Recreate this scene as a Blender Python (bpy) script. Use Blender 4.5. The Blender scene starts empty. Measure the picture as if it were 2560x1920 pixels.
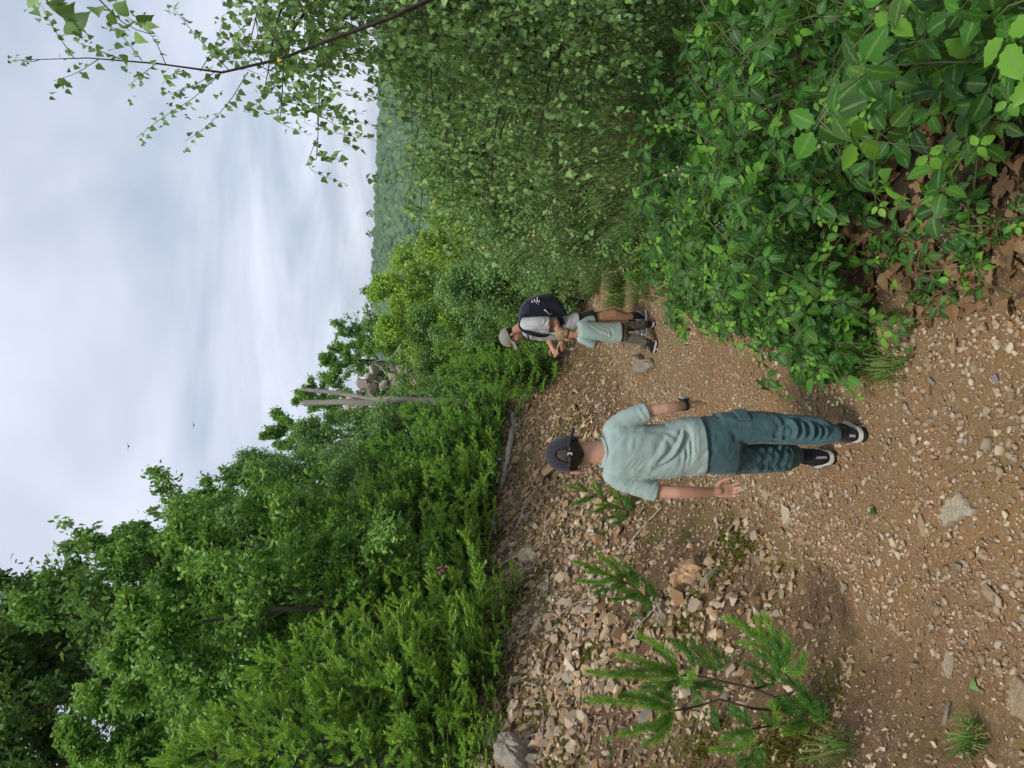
import bpy, bmesh, math, random
import numpy as np
from mathutils import Vector, Matrix
R = math.radians
random.seed(11)
rng = np.random.default_rng(11)
sc = bpy.context.scene
COL = sc.collection

# ------------------------------------------------------------------ camera (held upright = the picture lies on its side)
F = 1900.0; PITCH = R(8.4)
CAM = np.array([0.0, 0.0, 1.6])
FWD = np.array([0, math.cos(PITCH), -math.sin(PITCH)])
UPV = np.array([0, math.sin(PITCH), math.cos(PITCH)])
RGT = np.array([1.0, 0, 0])
cd = bpy.data.cameras.new('camera'); cam = bpy.data.objects.new('camera', cd); COL.objects.link(cam)
cd.sensor_width = 36; cd.lens = 36 * F / 2560; cd.clip_start = 0.05; cd.clip_end = 6000
m = Matrix.Identity(4)
for i in range(3):
    m[i][0] = -UPV[i]; m[i][1] = RGT[i]; m[i][2] = -FWD[i]; m[i][3] = CAM[i]
cam.matrix_world = m
sc.camera = cam

# ------------------------------------------------------------------ overcast sky, soft sun, exposure
SUN_EL, SUN_AZ = R(62), R(200)
w = bpy.data.worlds.new('World'); sc.world = w; w.use_nodes = True
nt = w.node_tree; nt.nodes.clear()
def N(t, kind, **kw):
    n = t.nodes.new(kind)
    for k, v in kw.items(): setattr(n, k, v)
    return n
out = N(nt, 'ShaderNodeOutputWorld'); bg = N(nt, 'ShaderNodeBackground'); bgc = N(nt, 'ShaderNodeBackground')
mixs = N(nt, 'ShaderNodeMixShader')
sky = N(nt, 'ShaderNodeTexSky', sky_type='NISHITA', sun_disc=False, sun_elevation=SUN_EL, sun_rotation=SUN_AZ)
nt.links.new(sky.outputs[0], bg.inputs[0]); bg.inputs[1].default_value = 0.08
tc = N(nt, 'ShaderNodeTexCoord'); sep = N(nt, 'ShaderNodeSeparateXYZ'); nt.links.new(tc.outputs['Generated'], sep.inputs[0])
mx = N(nt, 'ShaderNodeMath', operation='MAXIMUM'); mx.inputs[1].default_value = 0.0; nt.links.new(sep.outputs[2], mx.inputs[0])
ad = N(nt, 'ShaderNodeMath', operation='ADD'); ad.inputs[1].default_value = 0.16; nt.links.new(mx.outputs[0], ad.inputs[0])
dx = N(nt, 'ShaderNodeMath', operation='DIVIDE'); dy = N(nt, 'ShaderNodeMath', operation='DIVIDE')
nt.links.new(sep.outputs[0], dx.inputs[0]); nt.links.new(ad.outputs[0], dx.inputs[1])
nt.links.new(sep.outputs[1], dy.inputs[0]); nt.links.new(ad.outputs[0], dy.inputs[1])
cmb = N(nt, 'ShaderNodeCombineXYZ'); nt.links.new(dx.outputs[0], cmb.inputs[0]); nt.links.new(dy.outputs[0], cmb.inputs[1])
no = N(nt, 'ShaderNodeTexNoise'); no.inputs['Scale'].default_value = .95; no.inputs['Detail'].default_value = 4; no.inputs['Roughness'].default_value = 0.56; no.inputs['Distortion'].default_value = 0.35
nt.links.new(cmb.outputs[0], no.inputs['Vector'])
rp = N(nt, 'ShaderNodeValToRGB')
rp.color_ramp.elements[0].position = 0.38; rp.color_ramp.elements[0].color = (0.285, 0.322, 0.395, 1)
rp.color_ramp.elements[1].position = 0.62; rp.color_ramp.elements[1].color = (0.475, 0.50, 0.57, 1)
nt.links.new(no.outputs[0], rp.inputs[0]); nt.links.new(rp.outputs[0], bgc.inputs[0]); bgc.inputs[1].default_value = 1.0
mixs.inputs[0].default_value = 0.9
nt.links.new(bg.outputs[0], mixs.inputs[1]); nt.links.new(bgc.outputs[0], mixs.inputs[2]); nt.links.new(mixs.outputs[0], out.inputs[0])
sl = bpy.data.lights.new('sun', 'SUN'); sl.energy = 1.5; sl.angle = R(11); sl.color = (1.0, 0.96, 0.9)
so = bpy.data.objects.new('sun', sl); COL.objects.link(so)
so.rotation_euler = Vector((math.cos(SUN_EL) * math.sin(SUN_AZ), math.cos(SUN_EL) * math.cos(SUN_AZ), math.sin(SUN_EL))).to_track_quat('Z', 'Y').to_euler()
sc.view_settings.view_transform = 'Standard'; sc.view_settings.look = 'None'
sc.view_settings.gamma = 1.0; sc.view_settings.use_curve_mapping = False
sc.view_settings.exposure = 0.92

# ------------------------------------------------------------------ small helpers
def P(X, Y, d):
    """photo position (2560 x 1920) at d metres ahead -> point in the place"""
    r = FWD + RGT * ((960 - Y) / F) - UPV * ((X - 1280) / F)
    return CAM + r * (d / r[1])
def unit(v):
    v = np.asarray(v, float); return v / (np.linalg.norm(v, axis=-1, keepdims=True) + 1e-12)
def sstep(a, b, x):
    t = np.clip((x - a) / (b - a), 0, 1); return t * t * (3 - 2 * t)
def _h(ix, iy, iz, s):
    n = (ix.astype(np.int64) * 374761393 + iy.astype(np.int64) * 668265263 + iz.astype(np.int64) * 2147483647 + s * 1274126177) & 0x7fffffff
    n = ((n ^ (n >> 13)) * 1274126177) & 0x7fffffff
    n = n ^ (n >> 16)
    return (n & 0xffffff) / float(0xffffff)
def vnoise(p, scale=1.0, s=0):
    """value noise in 0..1, p (n,3)"""
    p = np.asarray(p, float) * scale; i = np.floor(p).astype(np.int64); f = p - i; f = f * f * (3 - 2 * f)
    r = 0
    for a in (0, 1):
        wx = f[:, 0] if a else 1 - f[:, 0]
        for b in (0, 1):
            wy = f[:, 1] if b else 1 - f[:, 1]
            for c in (0, 1):
                wz = f[:, 2] if c else 1 - f[:, 2]
                r = r + wx * wy * wz * _h(i[:, 0] + a, i[:, 1] + b, i[:, 2] + c, s)
    return r
def fbm(p, scale=1.0, oct=4, s=0):
    r = 0; a = .5; t = 0
    for o in range(oct):
        r = r + a * vnoise(p, scale * 2 ** o, s + o); t += a; a *= .55
    return r / t

class Geo:
    """collects vertices and faces, then links them as ONE mesh object"""
    def __init__(self): self.v = []; self.f = []; self.n = 0
    def add(self, v, f, mat=0):
        v = np.asarray(v, float).reshape(-1, 3); f = np.asarray(f, np.int64)
        self.v.append(v); self.f.append((f + self.n, mat)); self.n += len(v)
    def mesh(self, name, mats, smooth=False):
        me = bpy.data.meshes.new(name)
        if self.n:
            v = np.concatenate(self.v); me.vertices.add(len(v)); me.vertices.foreach_set('co', v.ravel())
            li = np.concatenate([f.ravel() for f, _ in self.f])
            tot = np.concatenate([np.full(len(f), f.shape[1]) for f, _ in self.f])
            mi = np.concatenate([np.full(len(f), mt, np.int32) for f, mt in self.f])
            me.loops.add(len(li)); me.loops.foreach_set('vertex_index', li.astype(np.int32))
            st = np.concatenate([[0], np.cumsum(tot)[:-1]])
            me.polygons.add(len(tot)); me.polygons.foreach_set('loop_start', st.astype(np.int32))
            me.polygons.foreach_set('material_index', mi)
            me.polygons.foreach_set('use_smooth', np.full(len(tot), smooth))
            me.update(calc_edges=True)
        for mt in mats: me.materials.append(mt)
        return me
    def build(self, name, mats, parent=None, smooth=False, kind=None):
        if not isinstance(mats, (list, tuple)): mats = [mats]
        return link(name, self.mesh(name, mats, smooth), parent, kind)
def link(name, me, parent=None, kind=None):
    o = bpy.data.objects.new(name, me); COL.objects.link(o)
    if parent: o.parent = parent
    if kind: o['kind'] = kind
    return o
def tag(o, label, cat, group=None):
    o['label'] = label; o['category'] = cat
    if group: o['group'] = group
    return o
def thing(name, label, cat, loc=(0, 0, 0), rz=0, group=None):
    o = bpy.data.objects.new(name, None); COL.objects.link(o)
    o.empty_display_size = .1; o.location = [float(c) for c in loc]; o.rotation_euler = (0, 0, rz)
    return tag(o, label, cat, group)
def copy_tree(o, parent=None):
    c = o.copy(); COL.objects.link(c)
    if parent: c.parent = parent
    for ch in [x for x in KIDS.get(o.name, [])]: copy_tree(ch, c)
    return c
KIDS = {}
def kids(o, *ch): KIDS.setdefault(o.name, []).extend(ch); return ch[0] if ch else None

def tube(pts, rad, sides=6, cap=True):
    pts = np.asarray(pts, float); n = len(pts); rad = np.broadcast_to(np.asarray(rad, float), (n,))
    tg = unit(np.gradient(pts, axis=0)); up = np.array([0.31, 0.17, 0.93])
    if abs(tg[0] @ up) > .95: up = np.array([1.0, .1, 0])
    a = np.cross(tg, up); a = unit(a); b = np.cross(tg, a)
    th = np.arange(sides) * 2 * math.pi / sides
    v = pts[:, None] + rad[:, None, None] * (np.cos(th)[None, :, None] * a[:, None] + np.sin(th)[None, :, None] * b[:, None])
    v = v.reshape(-1, 3)
    i = np.arange(n - 1)[:, None] * sides; j = np.arange(sides)[None]; j2 = (j + 1) % sides
    q = np.stack([i + j, i + j2, i + sides + j2, i + sides + j], -1).reshape(-1, 4)
    return v, q
def spline(pts, n):
    pts = np.asarray(pts, float)
    if len(pts) == 2: return pts[0] + (pts[1] - pts[0]) * np.linspace(0, 1, n)[:, None]
    d = np.concatenate([[0], np.cumsum(np.linalg.norm(np.diff(pts, axis=0), axis=1))]); d /= d[-1]
    t = np.linspace(0, 1, n)
    m = np.gradient(pts, d, axis=0)
    k = np.clip(np.searchsorted(d, t, 'right') - 1, 0, len(pts) - 2)
    h = (d[k + 1] - d[k])[:, None]; s = ((t - d[k])[:, None]) / h
    return (2*s**3-3*s**2+1)*pts[k] + (s**3-2*s**2+s)*h*m[k] + (-2*s**3+3*s**2)*pts[k+1] + (s**3-s**2)*h*m[k+1]
def frames(d, nrm):
    d = unit(d); s = unit(np.cross(d, nrm)); n = np.cross(s, d)
    return np.stack([s, d, n], -1)
def place(geo, tv, tf, pos, M, scale, mat=0):
    k = len(pos)
    if k == 0: return
    scale = np.broadcast_to(np.asarray(scale, float), (k,))
    v = pos[:, None] + np.einsum('kij,vj->kvi', M, tv) * scale[:, None, None]
    f = (tf[None] + (np.arange(k) * len(tv))[:, None, None]).reshape(-1, tf.shape[1])
    geo.add(v.reshape(-1, 3), f, mat)
def rvec(n, r=None): return unit((r or rng).normal(size=(n, 3)))

# ------------------------------------------------------------------ leaf templates: x across, y along, z up
def leaf_outline(half, bend=0.12, fold=0.25, zig=0):
    """half: list of (y, w); a folded leaf with a midrib; two triangles per step on each side"""
    v = [(0, y, -bend * y * y) for y, _ in half]
    n = len(half)
    L = [(-w_, y + (zig if i % 2 else 0), fold * w_ - bend * y * y) for i, (y, w_) in enumerate(half)]
    Rr = [(w_, y + (zig if i % 2 else 0), fold * w_ - bend * y * y) for i, (y, w_) in enumerate(half)]
    v = np.array(v + L + Rr); f = []
    for i in range(n - 1):
        f += [(i, i + 1, n + i + 1), (i, n + i + 1, n + i), (i, 2*n + i, 2*n + i + 1), (i, 2*n + i + 1, i + 1)]
    f = [t for t in f if len(set(map(tuple, np.round(v[list(t)], 6)))) == 3]
    return v, np.array(f)
BIRCH = leaf_outline([(0, .0), (.06, .26), (.2, .42), (.34, .40), (.40, .36), (.56, .27), (.6, .24), (.78, .1), (1, 0)], .15, .28)
BIRCHMID = leaf_outline([(0, 0), (.18, .40), (.40, .37), (.62, .22), (1, 0)], .15, .28)
BIRCHLO = leaf_outline([(0, 0), (.28, .40), (1, 0)], .15, .3)
OAK = leaf_outline([(0, .03), (.18, .14), (.3, .1), (.45, .27), (.55, .17), (.72, .33), (.82, .22), (1, .0)], .25, .25)
OAKLO = leaf_outline([(0, .02), (.35, .2), (.5, .15), (.75, .3), (1, 0)], .25, .25)
LEAFLO = leaf_outline([(0, 0), (.45, .3), (1, 0)], .2, .3)
def serr():
    h = [(0, .02)]
    for i in range(1, 10):
        t = i / 10.0; w_ = .36 * math.sin(math.pi * t ** .8) ** .8
        h.append((t - .0, w_ * (1.06 if i % 2 else .88)))
    h.append((1, 0)); return h
LEAFLET = leaf_outline(serr(), .22, .22)
SLIVER = (np.array([(-.06, 0, 0), (.06, 0, 0), (.05, .55, .02), (-.05, .55, .02), (0, 1, -.03)]), np.array([(0, 1, 2), (0, 2, 3), (3, 2, 4)]))
def shoot_template(nn, ln, wd, spread, seed):
    r = np.random.default_rng(seed); v = []; f = []
    for i in range(nn):
        t = (i + .5) / nn; a = i * 2.399 + r.uniform(-.3, .3)
        base = np.array([0, t * .92, 0]); o = np.array([math.cos(a), 0, math.sin(a)])
        tip = base + o * ln * (1 - .45 * t) * math.sin(spread) + np.array([0, 1, 0]) * ln * math.cos(spread)
        s = np.array([-math.sin(a), 0, math.cos(a)]) * wd
        k = len(v); v += [base - s, base + s, tip]; f.append((k, k + 1, k + 2))
    return np.array(v), np.array(f)
SHOOT = shoot_template(16, .42, .085, R(46), 3)
SHOOTB = shoot_template(22, .34, .07, R(40), 5)

# ------------------------------------------------------------------ materials
def newmat(name):
    mt = bpy.data.materials.new(name); mt.use_nodes = True
    t = mt.node_tree; b = t.nodes['Principled BSDF']; o = t.nodes['Material Output']
    return mt, t, b, o
def mixc(t, fac, a, b, mode='MIX'):
    mn = N(t, 'ShaderNodeMix', data_type='RGBA', blend_type=mode)
    for sock, val in ((mn.inputs[0], fac), (mn.inputs[6], a), (mn.inputs[7], b)):
        if hasattr(val, 'is_linked') or hasattr(val, 'links'): t.links.new(val, sock)
        elif isinstance(val, (int, float)): sock.default_value = val
        else: sock.default_value = (*val, 1)
    return mn.outputs[2]
def ramp(t, fac, stops, interp='LINEAR'):
    r = N(t, 'ShaderNodeValToRGB'); e = r.color_ramp; e.interpolation = interp
    while len(e.elements) < len(stops): e.elements.new(.5)
    for el, (p, c) in zip(e.elements, stops):
        el.position = p; el.color = (*c, 1) if len(c) == 3 else c
    t.links.new(fac, r.inputs[0]); return r.outputs[0]
def noise(t, scale, detail=4, rough=.55, coord='Object', dist=0, scl=None):
    tcn = N(t, 'ShaderNodeTexCoord'); n = N(t, 'ShaderNodeTexNoise')
    src = tcn.outputs[coord]
    if scl:
        mp = N(t, 'ShaderNodeMapping'); mp.inputs['Scale'].default_value = scl; t.links.new(src, mp.inputs[0]); src = mp.outputs[0]
    t.links.new(src, n.inputs['Vector']); n.inputs['Scale'].default_value = scale
    n.inputs['Detail'].default_value = detail; n.inputs['Roughness'].default_value = rough; n.inputs['Distortion'].default_value = dist
    return n.outputs[0]
def bump(t, b, height, strength=.5, dist=.01):
    bn = N(t, 'ShaderNodeBump'); bn.inputs['Strength'].default_value = strength; bn.inputs['Distance'].default_value = dist
    t.links.new(height, bn.inputs['Height']); t.links.new(bn.outputs[0], b.inputs['Normal'])
def grey(a): return (a, a, a)

def leaf_mat(name, stops, trans=.35, rough=.45, spec=.35, veins=0):
    """stops: colours a leaf may have; every leaf (mesh island or object) draws its own"""
    mt, t, b, o = newmat(name)
    gi = N(t, 'ShaderNodeNewGeometry'); oi = N(t, 'ShaderNodeObjectInfo')
    a = N(t, 'ShaderNodeMath', operation='ADD'); t.links.new(gi.outputs['Random Per Island'], a.inputs[0]); t.links.new(oi.outputs['Random'], a.inputs[1])
    fr = N(t, 'ShaderNodeMath', operation='FRACT'); t.links.new(a.outputs[0], fr.inputs[0])
    k = len(stops); col = ramp(t, fr.outputs[0], [(i / (k - 1), c) for i, c in enumerate(stops)])
    if veins:
        at = N(t, 'ShaderNodeAttribute', attribute_name='rib')
        col = mixc(t, ramp(t, at.outputs['Fac'], [(.80, grey(0)), (.97, grey(.55))]), col, (.22, .36, .10))
        col = mixc(t, ramp(t, noise(t, 40, 3), [(.4, grey(0)), (.7, grey(.22))]), col, (.02, .06, .015))
    t.links.new(col, b.inputs['Base Color']); b.inputs['Roughness'].default_value = rough
    b.inputs['Specular IOR Level'].default_value = spec
    tr = N(t, 'ShaderNodeBsdfTranslucent'); tcol = mixc(t, .5, col, (.30, .42, .05)); t.links.new(tcol, tr.inputs[0])
    mxs = N(t, 'ShaderNodeMixShader'); mxs.inputs[0].default_value = trans
    t.links.new(b.outputs[0], mxs.inputs[1]); t.links.new(tr.outputs[0], mxs.inputs[2]); t.links.new(mxs.outputs[0], o.inputs[0])
    return mt
def plain_mat(name, c1, c2, scale=20, rough=.7, spec=.3, bstr=.3, bscale=None, scl=None, detail=5):
    mt, t, b, o = newmat(name)
    n = noise(t, scale, detail, scl=scl)
    t.links.new(ramp(t, n, [(.3, c1), (.7, c2)]), b.inputs['Base Color'])
    b.inputs['Roughness'].default_value = rough; b.inputs['Specular IOR Level'].default_value = spec
    if bstr: bump(t, b, noise(t, bscale or scale * 3, 6, scl=scl), bstr, .006)
    return mt
M = {}
M['oak_leaf'] = leaf_mat('oak_leaf', [(0.101, 0.213, 0.048), (0.158, 0.316, 0.063), (0.212, 0.419, 0.079), (0.305, 0.537, 0.095)], .38)
M['dark_oak_leaf'] = leaf_mat('dark_oak_leaf', [(0.060, 0.139, 0.040), (0.090, 0.201, 0.049), (0.128, 0.264, 0.058)], .38)
M['pale_leaf'] = leaf_mat('pale_leaf', [(0.154, 0.275, 0.099), (0.218, 0.379, 0.123), (0.299, 0.490, 0.147)], .38)
M['lime_leaf'] = leaf_mat('lime_leaf', [(0.227, 0.366, 0.055), (0.330, 0.516, 0.070), (0.474, 0.660, 0.097)], .38)
M['birch_leaf'] = leaf_mat('birch_leaf', [(0.083, 0.150, 0.052), (0.184, 0.323, 0.103), (0.254, 0.427, 0.131), (0.350, 0.532, 0.151)], .38, .45)
M['bramble_leaf'] = leaf_mat('bramble_leaf', [(.012, .045, .012), (.085, .19, .024), (.02, .065, .016), (0.022, 0.087, 0.011), (0.030, 0.115, 0.014), (0.040, 0.142, 0.017), (0.033, 0.124, 0.015), (0.055, 0.184, 0.017), (0.080, 0.248, 0.023)], .3, .5, .3, 1)
M['bramble_tip'] = leaf_mat('bramble_tip', [(0.175, 0.413, 0.041), (0.229, 0.482, 0.054), (0.142, 0.355, 0.041)], .4, .5, .3, 1)
M['shoot_new'] = leaf_mat('shoot_new', [(0.235, 0.418, 0.059), (0.309, 0.510, 0.071), (0.396, 0.580, 0.091)], .3)
M['shoot_mid'] = leaf_mat('shoot_mid', [(0.182, 0.380, 0.066), (0.244, 0.474, 0.075), (0.324, 0.585, 0.083)], .3)
M['shoot_old'] = leaf_mat('shoot_old', [(0.072, 0.163, 0.034), (0.101, 0.225, 0.041), (0.142, 0.279, 0.047)], .15)
M['needle'] = leaf_mat('needle', [(0.072, 0.194, 0.042), (0.101, 0.259, 0.048), (0.144, 0.346, 0.054)], .2, .45)
M['needle_new'] = leaf_mat('needle_new', [(0.177, 0.357, 0.050), (0.240, 0.444, 0.055), (0.304, 0.517, 0.072)], .25, .45)
M['broom_stem'] = leaf_mat('broom_stem', [(0.087, 0.176, 0.050), (0.130, 0.243, 0.065), (0.190, 0.323, 0.094)], .15)
M['dry_stem'] = leaf_mat('dry_stem', [(0.176, 0.121, 0.063), (0.264, 0.187, 0.094), (0.110, 0.077, 0.042)], .1)
M['grass'] = leaf_mat('grass_blade', [(0.095, 0.203, 0.038), (0.135, 0.257, 0.051), (0.270, 0.297, 0.103)], .3)
M['moss'] = leaf_mat('moss', [(0.150, 0.135, 0.025), (0.110, 0.115, 0.022), (0.200, 0.170, 0.030)], .2, .9, .1)
M['litter'] = leaf_mat('dead_leaf', [(0.136, 0.068, 0.029), (0.218, 0.123, 0.052), (0.273, 0.171, 0.080), (0.089, 0.048, 0.023)], .15, .7)
M['bark'] = plain_mat('bark', (.05, .04, .03), (.13, .105, .08), 14, .9, .15, .8, scl=(1, 1, .25))
M['birch_bark'] = plain_mat('birch_bark', (.025, .018, .015), (.075, .05, .038), 18, .6, .3, .5)
M['twig'] = plain_mat('twig', (.05, .035, .025), (.12, .085, .055), 25, .8, .2, .4)
M['cane'] = plain_mat('bramble_cane', (.07, .12, .035), (.13, .11, .05), 12, .6, .3, .2)
M['driftwood'] = plain_mat('weathered_wood', (.24, .21, .18), (.46, .42, .37), 9, .85, .15, .9, 30, scl=(1, 1, .12))
M['stick'] = plain_mat('bleached_stick', (.25, .21, .17), (.50, .44, .37), 20, .85, .15, .5)
M['bud'] = plain_mat('flower_bud', (.22, .29, .13), (.36, .42, .24), 30, .7, .2, .3)
M['yellow'] = plain_mat('yellow_petal', (.75, .45, .02), (.85, .6, .04), 30, .6, .2, 0)
M['pink'] = plain_mat('pink_petal', (.45, .06, .25), (.6, .12, .36), 30, .6, .2, 0)

# ------------------------------------------------------------------ the lie of the land
_Y = [-3, 3, 6, 9, 11, 13, 15, 20, 30, 60]
def xl(y): return np.interp(y, _Y, [-.85, -.8, -.5, 0, .6, 1.4, 2.4, 4.6, 9, 20])
def xr(y): return np.interp(y, [-3, 1, 3.5, 5, 6.5, 9, 12, 15, 20, 30, 60], [.14, .12, .15, .3, .55, 1.25, 2.1, 3.7, 6.3, 11.5, 24])
def zp(y): return np.interp(y, [-5, 13, 16, 30, 60, 120], [.7, -1.82, -2.5, -4.6, -9, -20])
_t = np.linspace(0, 120, 2401)
_s = .82 * sstep(0, .55, _t) * (1 - sstep(2.2, 3.2, _t)) + .42 * sstep(2.2, 3.2, _t) * (1 - .7 * sstep(25, 60, _t))
_b = np.concatenate([[0], np.cumsum(_s)[:-1]]) * (_t[1] - _t[0])
def ground_smooth(x, y):
    t = xl(y) - x; tr = x - xr(y)
    z = zp(y) + np.interp(t, _t, _b)
    z = z + .08 * sstep(0, .5, tr) - .16 * np.clip(tr - .9, 0, 1.2) - .36 * np.clip(tr - 2.1, 0, 60)
    zf = np.interp(y, [40, 60, 200, 330, 600, 680, 1500], [-8, -14, -46, -32, 14, 16, -60]) + 2.5 * np.sin(x / 47.0) * sstep(200, 500, y)
    k = sstep(45, 110, y)
    return z * (1 - k) + zf * k
def ground_z(x, y):
    x = np.asarray(x, float); y = np.asarray(y, float); sh = x.shape
    xf = x.ravel(); yf = y.ravel(); p = np.stack([xf, yf, 0 * xf], -1)
    t = xl(yf) - xf; bank = sstep(-.1, .8, t)
    near = 1 - sstep(18, 40, yf)
    z = ground_smooth(xf, yf) + near * ((.022 + .07 * bank) * (fbm(p, 1.7, 4, 5) - .5) * 2 + (.004 + .02 * bank) * (vnoise(p, 11, 9) - .5) * 2)
    return z.reshape(sh)
def gz(x, y): return float(ground_z(np.array([x]), np.array([y]))[0])
def G(X, Y, dmax=60):
    """where the line of sight at a photo position meets the ground"""
    d = np.concatenate([np.arange(.8, 16, .02), np.arange(16, dmax, .1)])
    r = FWD + RGT * ((960 - Y) / F) - UPV * ((X - 1280) / F); p = CAM + r[None] * (d / r[1])[:, None]
    below = p[:, 2] < ground_z(p[:, 0], p[:, 1])
    i = int(np.argmax(below)) if below.any() else len(d) - 1
    q = p[i].copy(); q[2] = gz(q[0], q[1]); return q

def axis(lo, hi, fine0, fine1, step, grow):
    c = list(np.arange(fine0, fine1 + 1e-6, step)); s = step
    while c[-1] < hi: s *= grow; c.append(c[-1] + s)
    s = step
    while c[0] > lo: s *= grow; c.insert(0, c[0] - s)
    return np.array(c)
gx = axis(-1500, 1500, -4.2, 2.6, .045, 1.11); gy = axis(-60, 2500, .6, 13.5, .055, 1.09)
GX, GY = np.meshgrid(gx, gy, indexing='ij'); GZ = ground_z(GX, GY)
gv = np.stack([GX, GY, GZ], -1).reshape(-1, 3); nx, ny = GX.shape
ii, jj = np.meshgrid(np.arange(nx - 1), np.arange(ny - 1), indexing='ij')
gf = np.stack([ii * ny + jj, (ii + 1) * ny + jj, (ii + 1) * ny + jj + 1, ii * ny + jj + 1], -1).reshape(-1, 4)
cx = gv[gf].mean(1)
in_path = (cx[:, 0] > xl(cx[:, 1])) & (cx[:, 0] < xr(cx[:, 1])) & (cx[:, 1] < 40)
in_bank = (cx[:, 0] <= xl(cx[:, 1])) & (cx[:, 0] > xl(cx[:, 1]) - 3.2) & (cx[:, 1] < 20) & ~in_path

def ground_material():
    mt, t, b, o = newmat('ground')
    at = N(t, 'ShaderNodeAttribute', attribute_name='zone'); sp = N(t, 'ShaderNodeSeparateColor'); t.links.new(at.outputs['Color'], sp.inputs[0])
    n1 = noise(t, 1.3, 5, .6); n2 = noise(t, 22, 6, .65); n3 = noise(t, 3.1, 4, .6)
    tcn = N(t, 'ShaderNodeTexCoord')
    vo = N(t, 'ShaderNodeTexVoronoi'); vo.inputs['Scale'].default_value = 95; t.links.new(tcn.outputs['Object'], vo.inputs['Vector'])
    vo2 = N(t, 'ShaderNodeTexVoronoi'); vo2.inputs['Scale'].default_value = 210; t.links.new(tcn.outputs['Object'], vo2.inputs['Vector'])
    earth = ramp(t, n1, [(.3, (0.150, 0.076, 0.030)), (.5, (0.200, 0.109, 0.044)), (.7, (0.196, 0.121, 0.052))])
    rust = ramp(t, n3, [(.5, grey(0)), (.68, grey(.75))])
    earth = mixc(t, rust, earth, (0.301, 0.124, 0.041))
    grit = ramp(t, vo.outputs['Color'], [(.0, (0.136, 0.079, 0.037)), (.3, (0.246, 0.157, 0.083)), (.55, (0.182, 0.114, 0.056)), (.8, (0.365, 0.263, 0.159)), (1, (0.291, 0.249, 0.195))])
    grit2 = ramp(t, vo2.outputs['Color'], [(.0, (0.099, 0.057, 0.026)), (.5, (0.219, 0.136, 0.067)), (1, (0.365, 0.271, 0.174))])
    path = mixc(t, ramp(t, n2, [(.40, grey(.1)), (.62, grey(.8))]), earth, grit)
    path = mixc(t, .35, path, grit2)
    path = mixc(t, ramp(t, noise(t, .9, 4), [(.45, grey(0)), (.7, grey(.5))]), path, (.16, .125, .045))
    bank = mixc(t, .2, ramp(t, n2, [(.35, (.06, .036, .022)), (.65, (.17, .10, .055))]), grit)
    mossf = ramp(t, noise(t, 2.2, 5, .65), [(.47, grey(0)), (.60, grey(.8))])
    bank = mixc(t, mossf, bank, (.11, .10, .025))
    soil = ramp(t, n2, [(.3, (.022, .015, .010)), (.6, (.05, .034, .02)), (.8, (.09, .06, .035))])
    wood = ramp(t, noise(t, 5, 6), [(.3, (.035, .06, .018)), (.6, (.06, .10, .026)), (.8, (.10, .085, .04))])
    c = mixc(t, sp.outputs[0], soil, path); c = mixc(t, sp.outputs[1], c, bank); c = mixc(t, sp.outputs[2], c, wood)
    t.links.new(c, b.inputs['Base Color']); b.inputs['Roughness'].default_value = .95; b.inputs['Specular IOR Level'].default_value = .12
    ha = N(t, 'ShaderNodeMath', operation='MULTIPLY_ADD'); t.links.new(vo.outputs['Distance'], ha.inputs[0]); ha.inputs[1].default_value = -1.0; t.links.new(n2, ha.inputs[2])
    bump(t, b, ha.outputs[0], .45, .006)
    return mt
M['ground'] = ground_material()
def zone(v):
    y = v[:, 1]; x = v[:, 0]; wob = .25 * (fbm(v * [1, 1, 0], 2.1, 3, 31) - .5) * 2
    t = xl(y) - x + wob; tr = x - xr(y) + wob * .8
    pathw = (1 - sstep(.0, .5, tr)) * (1 - sstep(15, 24, y))
    bank = sstep(-.1, .7, t) * (1 - sstep(16, 26, y))
    wood = np.maximum(sstep(2.3, 3.4, t), np.maximum(sstep(15, 20, y), sstep(2.5, 4, tr)))
    return np.stack([pathw, bank, wood, np.ones_like(x)], -1)
def ground_piece(name, mask):
    f = gf[mask]; used, inv = np.unique(f, return_inverse=True); g = Geo(); v = gv[used]; g.add(v, inv.reshape(-1, 4))
    o = g.build(name, M['ground'], smooth=True, kind='structure')
    ca = o.data.color_attributes.new('zone', 'FLOAT_COLOR', 'POINT'); ca.data.foreach_set('color', zone(v).ravel())
    return o
ground_piece('path', in_path); ground_piece('scree_slope', in_bank); ground_piece('ground', ~(in_path | in_bank))

# ------------------------------------------------------------------ stones
def stone_mesh(seed, flat=.45, n=13):
    r = np.random.default_rng(seed); bm = bmesh.new()
    p = unit(r.normal(size=(n, 3))) * r.uniform(.75, 1.0, (n, 1)) * np.array([1, r.uniform(.55, .85), flat * r.uniform(.7, 1.2)])
    for q in p: bm.verts.new(q)
    bmesh.ops.convex_hull(bm, input=bm.verts[:]); 
    for vv in [x for x in bm.verts if not x.link_faces]: bm.verts.remove(vv)
    bmesh.ops.triangulate(bm, faces=bm.faces[:]); bm.verts.index_update()
    v = np.array([x.co[:] for x in bm.verts]) * .5; f = np.array([[x.index for x in fc.verts] for fc in bm.faces]); bm.free()
    return v, f
STONES = [stone_mesh(100 + i, .42 + .05 * (i % 5), 17 + i % 5) for i in range(14)]
RUBBLE = [stone_mesh(200 + i, .42 + .06 * (i % 4), 11 + i % 3) for i in range(12)]
PEBBLES = [stone_mesh(300 + i, .62, 8) for i in range(8)]
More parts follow.
